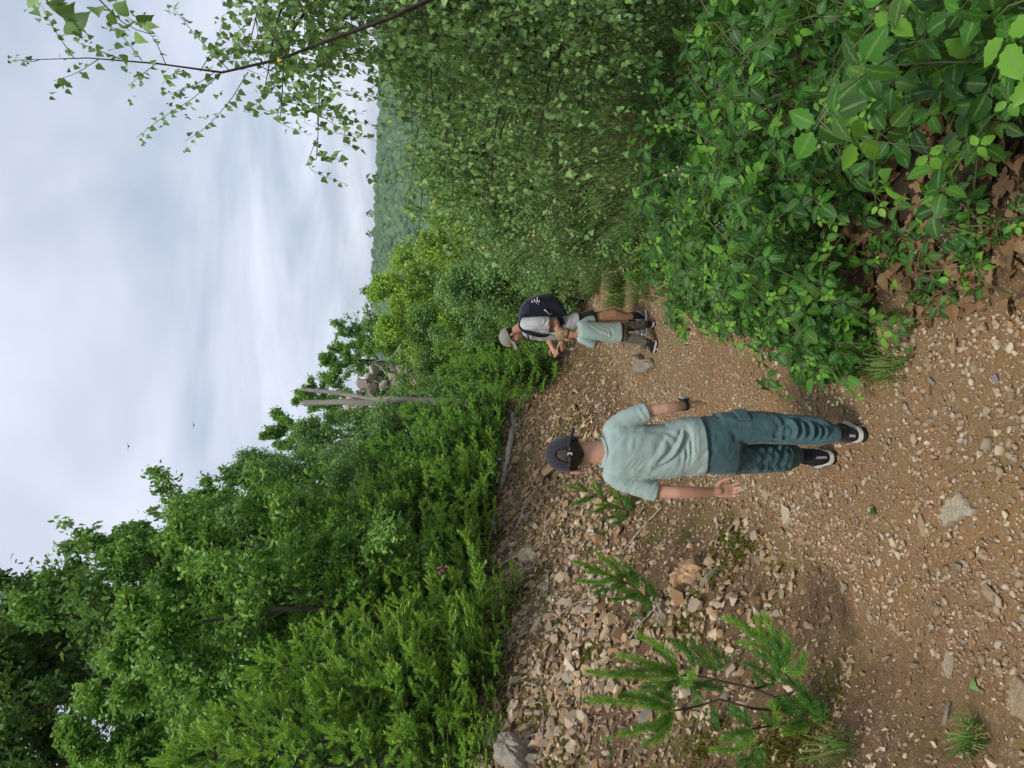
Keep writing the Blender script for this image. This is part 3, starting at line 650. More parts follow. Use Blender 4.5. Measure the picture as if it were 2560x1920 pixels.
for a in [(spC, 1500, 1075, 8.9, 'small spruce at the scree crest under the pink flower'), (spC, 1590, 1010, 8.0, 'small spruce at the scree crest left of the pink flower'),
          (spC, 1660, 1040, 7.5, 'small spruce at the scree crest above the dark grey slab'), (spC, 1760, 1010, 7.0, 'small spruce at the crest straight above the mossy rubble'),
          (spC, 1850, 1040, 6.5, 'small spruce at the crest above the large grey block'), (spC, 1905, 1010, 6.2, 'small spruce at the crest on the very left edge'),
          (spC, 1420, 1140, 9.5, 'tiny spruce at the crest left of the bleached stick'), (spC, 1340, 1130, 10, 'small spruce at the crest right of the bleached stick'),
          (spC, 1270, 1110, 11.5, 'small spruce hanging over the left end of the fallen log'), (spC, 1180, 1120, 12.3, 'small spruce over the middle of the fallen log')]:
    put_tree(*a[:5], 'spruce', 'small spruces along the top of the scree', 1.15, minh=.45)
for a in [(spC, 1480, 1195, 8.0, 'tiny spruce standing out on the scree below the crest'), (spC, 1625, 1150, 7.1, 'tiny spruce spilling onto the scree beside the dark grey slab'), (spC, 1800, 1120, 6.3, 'tiny spruce on the mossy rubble below the crest'), (spC, 1880, 1160, 5.9, 'tiny spruce beside the large grey block'), (spC, 1560, 1120, 7.7, 'tiny spruce on the crest between the two pink flowers')]:
    put_tree(*a[:5], 'spruce', 'small spruces along the top of the scree', 1.0, minh=.32)

# ------------------------------------------------------------------ broom and dark shrubs on the valley side
def broom(name, h, rad, seed, n=190, dry=.15):
    r = np.random.default_rng(seed); root = bpy.data.objects.new(name, None); COL.objects.link(root); root.empty_display_size = .1
    g = Geo(); gl = Geo()
    for i in range(n):
        az = r.uniform(0, 6.283); rr = rad * r.uniform(.1, 1) ** .7; hh = h * (1 - .45 * (rr / rad) ** 2) * r.uniform(.55, 1.05)
        p0 = np.array([r.normal(0, .12), r.normal(0, .12), -.1]); p2 = np.array([math.cos(az) * rr, math.sin(az) * rr, hh]); p1 = (p0 + p2) / 2 + [0, 0, hh * .12]
        sp = spline([p0, p1, p2], 8); dryk = 1 if r.random() < dry else 0
        g.add(*tube(sp, np.linspace(.009, .002, 8), 3), 1 if (dryk or r.random() < .1) else 0)
        k = 44; t = r.uniform(.2, 1, k); q = sp[(t * 7).astype(int)] + r.normal(0, .05, (k, 3)); d = unit(unit(p2 - p1) + rvec(k, r) * .55 + [0, 0, .25])
        place(gl, SLIVER[0] * [.75, 1, 1], SLIVER[1], q, frames(d, rvec(k, r)), r.uniform(.035, .09, k), 1 if dryk else 0)
    kids(root, g.build('stems', [M['broom_stem'], M['dry_stem']], root)); kids(root, gl.build('twigs', [M['broom_stem'], M['dry_stem']], root)); root['_h'] = float(h); return root
bA = broom('broom_bush', 2.2, 1.1, 31, dry=.06); bB = broom('broom_bush', 1.7, 1.0, 32, 170, .2)
for i, a in enumerate([(bA, 60, 900, 7.5, 'tall broom bush deepest at the right edge behind the birch'), (bA, 190, 930, 8, 'tall broom bush behind the arching birch branch'), (bA, 320, 950, 8.6, 'broom bush behind the middle of the birch'),
          (bA, 430, 1000, 9, 'broom bush with feathery tops left of the hanging birch twigs'), (bB, 130, 1120, 6, 'partly dead broom bush in the shade under the birch'), (bB, 280, 1160, 6.6, 'brown stemmed broom bush in the middle of the birch shade'),
          (bB, 400, 1200, 7.2, 'half dry broom bush nearer the path'), (bB, 500, 1230, 8.2, 'broom bush leaning over the right side of the path'), (bB, 590, 1310, 9.2, 'low broom bush beside the path end'),
          (bB, 330, 1400, 5.6, 'low broom bush behind the bramble thicket'), (bB, 470, 1430, 6.6, 'grey green broom low beside the path'), (bB, 180, 1400, 5.0, 'dark broom bush just above the brambles'), (bA, 30, 1200, 5.6, 'broom bush cut by the right edge of the picture'), (bA, -40, 1000, 6.5, 'broom bush partly out of the picture at the right')]):
    put_tree(*a[:5], 'broom bush', 'broom bushes behind the hanging birch', 1.0)

darkS = deciduous('leafy_shrub', 2.3, 1.1, .035, LEAFLO, 'birch_leaf', 12000, .05, 71, .03, .2, 15, 'birch_bark', .17)
for a in [(darkS, 120, 960, 6.8, 'leafy shrub behind the birch near the right edge'), (darkS, 380, 1060, 7.8, 'leafy shrub behind the lowest birch twigs'), (darkS, 470, 1120, 8.6, 'leafy shrub beside the broom right of the path'),
          (darkS, 540, 1190, 9.4, 'leafy shrub hanging over the bend of the path'), (darkS, 40, 1150, 5.3, 'leafy shrub cut by the right edge under the birch'), (darkS, 420, 1330, 6.9, 'low leafy shrub between brambles and broom'), (darkS, 540, 1400, 8.2, 'low leafy shrub close to the path right of the man')]:
    put_tree(*a[:5], 'shrub', 'leafy shrubs under the hanging birch', 1.0)

# ------------------------------------------------------------------ far wooded hill
def lump(seed):
    r = np.random.default_rng(seed); bm = bmesh.new(); bmesh.ops.create_icosphere(bm, subdivisions=2, radius=1); v = np.array([x.co[:] for x in bm.verts]); f = np.array([[x.index for x in fc.verts] for fc in bm.faces]); bm.free()
    v = v * (1 + 1.0 * (fbm(v + seed, 2.2, 3, seed) - .5))[:, None]; v[:, 2] *= 1.1; return v, f
LUMPS = [lump(60 + i) for i in range(4)]
M['far_leaf'] = leaf_mat('far_leaf', [(.04, .095, .026), (.06, .135, .032), (.085, .175, .04)], .1)
r = np.random.default_rng(9); g = Geo(); n = 4800
yy = 190 + 430 * r.uniform(0, 1, n) ** .8; xx = yy * r.uniform(.02, .62, n); zz = ground_z(xx, yy); sz = r.uniform(1.9, 5.0, n) * (.7 + .3 * yy / 600)
for k in range(4):
    i = (np.arange(n) % 4) == k; a = r.uniform(0, 6.28, i.sum()); d = np.stack([np.cos(a), np.sin(a), 0 * a], -1)
    keep = rng.random(i.sum()) < 1
    place(g, LUMPS[k][0], LUMPS[k][1][::1], np.stack([xx[i], yy[i], zz[i] + sz[i] * .55], -1), frames(d, np.array([[0, 0, 1.0]])), sz[i])
g.build('distant_forest', M['far_leaf'], kind='stuff')
for Yc, s_, lb in ((585, 1.0, 'dark round tree standing clear on the far ridge, left of the pair'), (533, 1.0, 'dark round tree standing clear on the far ridge, right of the pair')):
    o = put_tree(farT, Yc, 914, 600, lb, 'tree', None, 1.0)

# ------------------------------------------------------------------ bramble thicket: canes with leaves of three leaflets
def leaf_obj_mesh(name, mats, parts):
    g = Geo()
    for v, f, mt in parts: g.add(v, f, mt)
    return g.mesh(name, mats, True)
def trifoliate(seed, mat):
    r = np.random.default_rng(seed); parts = []
    h = [(0, .02)] + [(t, (.31 + .06 * r.random()) * math.sin(math.pi * t ** .82) ** .8 * (1.05 if i % 2 else .93)) for i, t in enumerate((.07, .15, .26, .37, .49, .61, .73, .86))] + [(1, 0)]
    v, f = leaf_outline(h, .2 + r.uniform(0, .25), r.uniform(.1, .35), .035)
    n = len(h); v = v.copy(); v[:n, 2] += np.where(np.arange(n) % 2, .022, -.022)
    for a, s, o in ((0, 1.0, .52), (R(80), .86, .30), (R(-80), .86, .30)):
        ca, sa = math.cos(a), math.sin(a); t = r.uniform(-.25, .1)
        q = v * s; q = np.stack([q[:, 0], q[:, 1], q[:, 2] + t * np.abs(q[:, 1]) * (.6 if a else .3)], -1)
        q = np.stack([q[:, 0] * ca + q[:, 1] * sa, -q[:, 0] * sa + q[:, 1] * ca, q[:, 2]], -1); q[:, 1] += o if not a else .27; q[:, 0] += .07 * np.sign(a)
        parts.append((q, f, 0))
    parts.append((np.array([(-.012, -.35, -.1), (.012, -.35, -.1), (.012, .46, 0), (-.012, .46, 0)]), np.array([(0, 1, 2, 3)]), 1))
    me = leaf_obj_mesh('leaf', [M[mat], M['cane']], parts); a = me.attributes.new('rib', 'FLOAT', 'POINT'); rb_ = np.concatenate([(np.arange(len(p[0])) < n).astype(float) if p[2] == 0 else np.ones(len(p[0])) for p in parts]); a.data.foreach_set('value', rb_); return me
TRI = [trifoliate(i, 'bramble_leaf') for i in range(6)]; TRIT = [trifoliate(20 + i, 'bramble_tip') for i in range(3)]
def obj_at(name, me, parent, pos, d, n, s, kind=None):
    o = link(name, me, parent, kind); f = frames(np.array([d]), np.array([n]))[0]
    mm = Matrix(((f[0][0]*s, f[0][1]*s, f[0][2]*s, pos[0]), (f[1][0]*s, f[1][1]*s, f[1][2]*s, pos[1]), (f[2][0]*s, f[2][1]*s, f[2][2]*s, pos[2]), (0, 0, 0, 1)))
    o.matrix_local = mm; return o
def ico(sub=1):
    bm = bmesh.new(); bmesh.ops.create_icosphere(bm, subdivisions=sub, radius=1); v = np.array([x.co[:] for x in bm.verts]); f = np.array([[x.index for x in fc.verts] for fc in bm.faces]); bm.free(); return v, f
ICO1, ICO2 = ico(1), ico(2)
def bud_mesh(seed):
    r = np.random.default_rng(seed); g = Geo(); ax = np.array([[0, 0, 0], [0, .05, .01], [0, .11, .0]]); g.add(*tube(ax, [.0016, .0014, .001], 4), 1)
    for i in range(9):
        p = np.array([r.normal(0, .014), .02 + .095 * i / 8, r.normal(0, .014)]); g.add(ICO1[0] * r.uniform(.0045, .0075) * [1, 1.2, 1] + p, ICO1[1], 0)
        g.add(*tube(np.array([[0, p[1] - .015, 0], p]), [.0009, .0008], 3), 1)
    return g.mesh('bud_cluster', [M['bud'], M['cane']])
BUDS = [bud_mesh(i) for i in range(3)]
def bramble(x, y, label, seed, canes=5, hmax=.75, lean=(-.5, -.25), lsz=.062, nl=13, buds=1, tips=.35, group='bramble bushes along the right side of the path', reach=1.0):
    r = np.random.default_rng(seed); z = gz(x, y); root = thing('bramble_bush', label, 'bramble', (x, y, z), 0, group)
    for c in range(canes):
        az = r.uniform(0, 6.28); dirn = unit(np.array([math.cos(az) * .8 + lean[0], math.sin(az) * .8 + lean[1], 0])); L = r.uniform(.5, 1.05) * reach; hh = hmax * r.uniform(.45, 1.1)
        p = [np.array([r.normal(0, .12), r.normal(0, .12), -.03]) * min(1, reach * 1.2)]
        p += [p[0] + dirn * L * .25 + [0, 0, hh * .75], p[0] + dirn * L * .62 + [0, 0, hh], p[0] + dirn * L + r.normal(0, .08, 3) + [0, 0, hh * r.uniform(.45, .95)]]
        sp = spline(p, 14)
        # canes stay above the ground
        gg = ground_z(sp[:, 0] + x, sp[:, 1] + y) - z + .02; sp[1:, 2] = np.maximum(sp[1:, 2], gg[1:] + .03)
        g = Geo(); g.add(*tube(sp, np.linspace(.0034, .0013, 14), 5)); g.build('cane', M['cane'], root, True)
        for i in range(nl):
            t = .12 + .88 * (i + .7) / nl; k = t * 13; a = int(min(k, 12)); q = sp[a] + (sp[a + 1] - sp[a]) * (k - a)
            tg = unit(sp[a + 1] - sp[a]); sd = unit(np.cross(tg, [0, 0, 1.0])) * (1 if i % 2 else -1); d = unit(sd * .9 + tg * .5 + r.normal(0, .3, 3) - [0, 0, .15])
            n = unit(np.array([-.25, -.45, 1.0]) + r.normal(0, .6, 3)); tip = t > .86
            s = lsz * r.uniform(.75, 1.25) * (.55 if tip else 1.0)
            me = TRIT[r.integers(3)] if (tip and r.random() < .8) or r.random() < tips * t * .3 else TRI[r.integers(6)]
            obj_at('leaf', me, root, q + d * s * .4, d, n, s)
        if c < buds:
            q = sp[-1]; obj_at('bud_cluster', BUDS[r.integers(3)], root, q, unit(sp[-1] - sp[-3] + [0, 0, .25]), [0, 1.0, .3], r.uniform(.9, 1.3))
    return root
_k = 0
def where(y, tr):
    a = 'in the front corner' if y < 1.5 else 'nearest the camera' if y < 1.9 else 'beside the leaf litter' if y < 2.4 else 'past the leaf litter' if y < 2.9 else 'by the older boy\'s heels' if y < 3.3 else 'level with the older boy' if y < 3.8 else 'just past the older boy' if y < 4.4 else 'well past the older boy' if y < 5.0 else 'halfway to the man' if y < 5.6 else 'before the small boy' if y < 6.2 else 'nearly level with the small boy'
    b = 'creeping onto the path' if tr < .12 else 'spilling over the path edge' if tr < .35 else 'one step in' if tr < .75 else 'two steps in' if tr < 1.15 else 'at the back of the thicket'
    return a, b
rb = random.Random(4)
spots = []
for y in np.arange(3.05, 6.6, .31):
    for tr in (.24, .58, 1.0, 1.45):
        if y > 5.6 and tr < .5: continue
        spots.append((y + rb.uniform(-.12, .12), tr + rb.uniform(-.1, .1)))
spots += [(y_, .07) for y_ in np.arange(3.15, 5.8, .27)]
spots += [(2.9, .5), (2.75, .8), (2.8, 1.15), (2.5, 1.5), (2.2, 1.25), (2.1, 1.6), (1.8, 1.0), (1.7, 1.5), (2.35, 1.05), (1.45, 1.2), (3.0, 1.6), (1.35, .8), (1.9, 1.35), (2.6, 1.0), (1.15, 1.05)]
spots += [(2.45, .62), (2.3, .95), (1.95, .75), (2.0, 1.15), (1.6, .62), (1.55, .95), (1.25, .60), (1.2, .9), (2.6, 1.25), (1.05, .72), (1.75, 1.3)]
r_l = random.Random(8); seen_b = set()
ADJ = ['bushy', 'loose', 'low', 'arching', 'dense', 'straggling', 'upright', 'pale tipped', 'dark leaved', 'sprawling', 'half shaded']
for i, (y, tr) in enumerate(spots):
    x = float(xr(y)) + tr + .27 * float(sstep(3.3, 4.0, y)) * (1 - .6 * float(sstep(5.0, 6.2, y))) + (.2 if (1.8 < y < 2.75 and tr < 1.0) else 0); a, b = where(y, tr); near = y < 2.7
    ADJ_ = ADJ[(i * 4 + i // 11) % len(ADJ)]
    while (ADJ_, a, b) in seen_b: ADJ_ = ADJ[(ADJ.index(ADJ_) + 1) % len(ADJ)]
    seen_b.add((ADJ_, a, b))
    bramble(x, y, '%s bramble bush %s, %s' % (ADJ_, a, b), 700 + i, 4 if near else 5, (.14 if tr < .1 else .40 if tr < .35 else .60 if tr < .8 else .85) * (.85 if near else 1.0 if y < 4.5 else .6), (.25, .1) if y < 3.4 else (-.35, -.2) if not near else (.1, .05), r_l.uniform(.056, .076) if near else r_l.uniform(.054, .07), 13 if near else 15, 2 if (near and i % 2) or i % 7 == 0 else 0, reach=.55 if (y < 2.75 and tr < 1.0) else .28 if tr < .1 else .42 if tr < .35 else .7 if tr < .8 else .95)
for i, (X, Y, lb) in enumerate([(2330, 775, 'single small bramble seedling with bright leaves in the leaf litter'), (2420, 690, 'low bramble shoot lying over the dead leaves'), (2530, 620, 'bramble sprig at the litter edge nearest the camera'),
                                (2470, 570, 'bright leaved bramble sprig between dead leaves and thicket'), (2250, 650, 'bramble sprig on the bare dark soil')]):
    q = G(X, Y); bramble(q[0], q[1], lb, 900 + i, 3, .12, (.2, 0), .045, 6, 0, 1.0, None, .2)

# dead leaves under the brambles
g = Geo(); r = np.random.default_rng(13); n = 3400
y = r.uniform(.9, 5.2, n); x = xr(y) + r.uniform(0.0, 1.7, n) ** 1.15; keep = (x > xr(y) + .10 + .15 * (y > 2.7)); x, y = x[keep], y[keep]; n = len(x)
z = ground_z(x, y) + .008 + r.uniform(0, .025, n); az = r.uniform(0, 6.28, n)
D = np.stack([np.cos(az), np.sin(az), r.normal(0, .25, n)], -1); Nn = unit(np.stack([r.normal(0, .4, n), r.normal(0, .4, n), np.ones(n)], -1))
for k, tpl in enumerate((OAK, leaf_outline([(0, 0), (.2, .25), (.5, .36), (.8, .2), (1, 0)], .5, .5))):
    i = np.arange(n) % 2 == k; place(g, tpl[0], tpl[1], np.stack([x, y, z], -1)[i], frames(D[i], Nn[i]), r.uniform(.04, .085, i.sum()))
g.build('leaf_litter', M['litter'], kind='stuff')

# ------------------------------------------------------------------ hanging birch at the right
def leaf_mesh_obj(tpl, mat): return leaf_obj_mesh('leaf', [M[mat]], [(tpl[0], tpl[1], 0)])
BLEAF = [leaf_mesh_obj(BIRCH, 'birch_leaf')]
birch = thing('birch_tree', 'hanging birch leaning in from the right with drooping leafy twigs and an arching top branch', 'tree', (2.75, 4.4, gz(2.75, 4.4)), 0)
bo = np.array(birch.location)
r = np.random.default_rng(17); leafP, leafD, leafN, leafS = [], [], [], []
def hang_leaves(sp, n, s=.042, t0=.12):
    for i in range(n):
        t = t0 + (1 - t0) * (i + .5) / n; k = t * (len(sp) - 1); a = int(min(k, len(sp) - 2)); q = sp[a] + (sp[a + 1] - sp[a]) * (k - a)
        off = rvec(1, r)[0] * [1, 1, .5]; d = unit(off * .55 + np.array([0, 0, -1.0]) * r.uniform(.2, 1.1)); q = q + unit(off) * .012
        leafP.append(q); leafD.append(d); leafN.append(unit(rvec(1, r)[0] * .8 + [-.1, -.5, .35])); leafS.append(s * r.uniform(.6, 1.15) * (1 - .35 * t * (r.random() < .6)))
def branch(pts, r0, r1, tw, tl, nl, name='branch', ls=.043, hang=.75):
    sp = spline(np.array(pts), 16); g = Geo(); g.add(*tube(sp, np.linspace(r0, r1, 16), 6))
    for i in range(tw):
        t = .12 + .86 * (i + r.random()) / tw; k = t * 15; a = int(min(k, 14)); q = sp[a]; tg = unit(sp[a + 1] - sp[a])
        d = unit(tg * .8 + rvec(1, r)[0] * .9); L = tl * r.uniform(.5, 1.2)
        q1 = q + d * L * .45; q2 = q1 + unit(d * (1 - hang) - np.array([0, 0, hang])) * L * .6 + rvec(1, r)[0] * .03
        ts = spline(np.array([q, q1, q2]), 7); g.add(*tube(ts, np.linspace(.0022, .0008, 7), 3)); hang_leaves(ts, nl, ls)
        if r.random() < .6:
            d3 = unit(d + rvec(1, r)[0]); ts = spline(np.array([q1, q1 + d3 * L * .25, q1 + d3 * L * .32 - np.array([0, 0, L * hang * .35])]), 5); g.add(*tube(ts, np.linspace(.0015, .0006, 5), 3)); hang_leaves(ts, nl // 2 + 1, ls)
    for gg in [g]: 
        gg.v = [v - bo for v in gg.v]; gg.build(name, M['birch_bark'], birch, True)
    return sp
tr_ = spline(np.array([bo + [0, 0, -.2], bo + [-.1, -.1, .9], bo + [-.25, -.35, 1.9], bo + [-.35, -.6, 3.0]]), 16)
g = Geo(); g.add(*tube(tr_ - bo, np.linspace(.075, .03, 16), 9)); g.build('trunk', M['birch_bark'], birch, True)
top = branch([tr_[6], P(1290, -160, 3.5), P(1150, -40, 3.2), P(1000, 35, 3.2), P(850, 90, 3.2), P(720, 140, 3.2), P(620, 176, 3.2), P(500, 178, 3.2), P(400, 160, 3.18), P(300, 147, 3.15), P(200, 145, 3.1), P(50, 150, 3.1)], .02, .0012, 0, 0, 0)
def sprig(pts, n, ls=.036, rad=.0022):
    sp = spline(np.array([P(*p) for p in pts]), 9); g = Geo(); g.add(*tube(sp, np.linspace(rad, .0008, 9), 4)); hang_leaves(sp, n, ls, .1); g.v = [v - bo for v in g.v]; g.build('twig', M['birch_bark'], birch, True)
    for i in (3, 5, 7):
        q = sp[i]; d = unit(unit(sp[8] - sp[0]) + rvec(1, r)[0] * .7); ts = spline(np.array([q, q + d * .06, q + d * .10 - [0, 0, .01]]), 4); hang_leaves(ts, 4, ls * .8)
sprig([(560, 176, 3.2), (470, 255, 3.15), (420, 285, 3.1), (340, 345, 3.1)], 14)
sprig([(620, 180, 3.2), (560, 270, 3.1), (500, 330, 3.1), (462, 352, 3.1)], 16)
sprig([(185, 145, 3.1), (140, 80, 3.0), (105, 15, 2.9)], 9); sprig([(355, 152, 3.15), (310, 95, 3.1), (265, 55, 3.1)], 8)
sprig([(300, 147, 3.15), (230, 120, 3.1), (190, 105, 3.1)], 8); sprig([(415, 162, 3.2), (380, 90, 3.15), (290, 25, 3.1)], 10)
sprig([(575, 178, 3.2), (500, 100, 3.2), (428, 15, 3.2)], 14); sprig([(660, 165, 3.2), (600, 70, 3.2), (550, -10, 3.2)], 16)
sprig([(500, 178, 3.2), (540, 110, 3.2), (560, 40, 3.2)], 14); sprig([(250, 146, 3.1), (185, 185, 3.1), (132, 203, 3.1)], 7); sprig([(390, 160, 3.15), (350, 190, 3.1), (320, 215, 3.1)], 7)
sprig([(460, 175, 3.2), (420, 195, 3.1), (405, 210, 3.1)], 6); sprig([(540, 178, 3.2), (500, 205, 3.2), (425, 235, 3.2)], 10); sprig([(100, 149, 3.1), (70, 155, 3.1), (45, 148, 3.1)], 4, .026)
sprig([(720, 140, 3.2), (660, 60, 3.1), (610, -20, 3.1)], 14); sprig([(200, -60, 1.7), (240, -10, 1.65), (330, 70, 1.65), (375, 85, 1.65)], 5, .05); sprig([(60, -60, 1.7), (110, -5, 1.65), (140, 20, 1.65), (190, 60, 1.65)], 5, .055)
# limbs sweeping from the trunk to the left, each with hanging twigs
ends = [(700, 300, 3.6), (720, 60, 3.5), (790, 400, 3.9), (800, 200, 3.5), (880, 40, 3.6), (940, 240, 3.8), (960, 120, 3.4), (1030, 330, 4.0), (1020, 520, 4.6), (1050, 60, 3.5), (1080, 280, 3.7),
        (1110, 460, 4.2), (1130, 600, 4.9), (1160, 150, 3.4), (1180, 360, 3.8), (1220, 520, 4.5), (1240, 240, 3.6), (1270, 640, 5.0), (1300, 60, 3.3), (1330, 420, 4.0), (1360, 300, 3.6), (1390, 560, 4.6), (1420, 160, 3.4), (1450, 420, 4.0),
        (1480, 40, 3.2), (1500, 260, 3.5), (620, 120, 3.4), (660, 230, 3.5), (1040, 640, 5.0), (1180, 680, 5.2)]
for i, (X, Y, d) in enumerate(ends):
    e = P(X, Y, d); t = .22 + .6 * (1 - (X - 600) / 900.0); s = tr_[int(np.clip(t * 15, 2, 14))]
    mid = s * .45 + e * .55 + np.array([0, 0, .28 + .1 * r.random()]) + rvec(1, r)[0] * .08
    branch([s, s * .75 + mid * .25 + [0, 0, .12], mid, e], .011 if i % 3 else .016, .0015, 36, .42, 12)
LP, LD, LN, LS = map(np.array, (leafP, leafD, leafN, leafS))
px = 1280 + F * ((LP - CAM) @ -UPV) / ((LP - CAM) @ FWD); vis = (px > -50) & (px < 2600)
order = np.argsort(-(LS / np.linalg.norm(LP - CAM, axis=1)) * vis)
for i in order[:300]: obj_at('leaf', BLEAF[0], birch, LP[i] - bo, LD[i], LN[i], LS[i])
rest = order[300:]; g = Geo(); place(g, BIRCHMID[0], BIRCHMID[1], LP[rest] - bo, frames(LD[rest], LN[rest]), LS[rest]); g.build('foliage', M['birch_leaf'], birch, kind='stuff')
print('birch leaves', len(LP))
g = Geo()
for X, Y, d in [(692, 152, 3.18), (1205, 620, 4.8), (1075, 520, 4.4), (1330, 590, 4.6), (1080, 505, 4.3), (970, 305, 3.8)]:
    g = Geo(); q = P(X, Y, d) - bo; place(g, BIRCHLO[0], BIRCHLO[1], np.array([q]), frames(np.array([[.3, -.2, -1.0]]), np.array([[0, -1.0, .2]])), .022); o = g.build('leaf', M['yellow'], birch); o['label'] = 'single yellowed leaf'

# ------------------------------------------------------------------ pine seedlings on the scree
def needle_shoot(geo, pts, n, nl, mat, wd=.0008, stem=.0022, t0=.05):
    sp = spline(np.array(pts), 12); geo.add(*tube(sp, np.linspace(stem, stem * .55, 12), 5), 2)
    tg = unit(np.gradient(sp, axis=0)); t = t0 + (1 - t0) * np.sort(r.uniform(0, 1, n)); k = t * 11; a = np.minimum(k.astype(int), 10); q = sp[a] + (sp[a + 1] - sp[a]) * (k - a)[:, None]
    o = unit(np.cross(tg[a], rvec(n, r))); ang = R(38) + r.normal(0, .12, n) - .25 * sstep(.85, 1, t); d = unit(tg[a] * np.cos(ang)[:, None] + o * np.sin(ang)[:, None])
    tv = np.array([(-.5, 0, 0), (.5, 0, 0), (.45, .5, .02), (-.45, .5, .02), (0, 1, -.03)]); tf = SLIVER[1]
    L = nl * r.uniform(.75, 1.15, n) * (1 - .3 * sstep(.8, 1, t)); fr_ = frames(d, rvec(n, r))
    v = q[:, None] + np.einsum('kij,vj->kvi', fr_, tv * [0, 1, 1]) * L[:, None, None] + np.einsum('kij,vj->kvi', fr_, tv * [1, 0, 0]) * (2 * wd)
    f = (tf[None] + (np.arange(n) * 5)[:, None, None]).reshape(-1, 3); geo.add(v.reshape(-1, 3), f, mat)
NM = lambda: [M['needle'], M['needle_new'], M['shoot_new']]
def pine(label, base, stems, shoots, dens=1.0, nl=.042, depth=0.0, rad=.007):
    q = G(*base); root = thing('pine_seedling', label, 'pine', q); d0 = q[1]
    W = lambda p: P(p[0], p[1], d0 + (p[2] if len(p) > 2 else 0)) - q
    for s in stems:
        pts = [W(p) for p in s]; g = Geo(); sp = spline(np.array(pts), 10); g.add(*tube(sp, np.linspace(rad, rad * .55, 10), 6)); g.build('branch', M['twig'], root, True)
    for sh in shoots:
        p = [W(x) for x in sh[:-1]]; g = Geo(); k = sh[-1]; L = sum(np.linalg.norm(p[i + 1] - p[i]) for i in range(len(p) - 1))
        needle_shoot(g, p, int(2000 * L * dens) + 30, nl, 1 if k else 0); g.build('shoot', NM(), root)
    rq = np.random.default_rng(int(base[0]))
    for sh in shoots:                       # shorter, darker shoots round every fresh one
        for _ in range(1):
            p = [W(x) for x in sh[:-1]]; e = p[0] + (p[-1] - p[0]) * rq.uniform(.5, .8) + rq.normal(0, .035, 3); mid = (p[0] + e) / 2 + rq.normal(0, .012, 3) - [0, 0, .012]
            g = Geo(); needle_shoot(g, [p[0], mid, e], int(1900 * np.linalg.norm(e - p[0]) * dens) + 30, nl * .95, 0); g.build('shoot', NM(), root)
    return root
Z = lambda zx, zy, d=0: (1400 + zx / 2.676, 1300 + zy / 2.676, d)
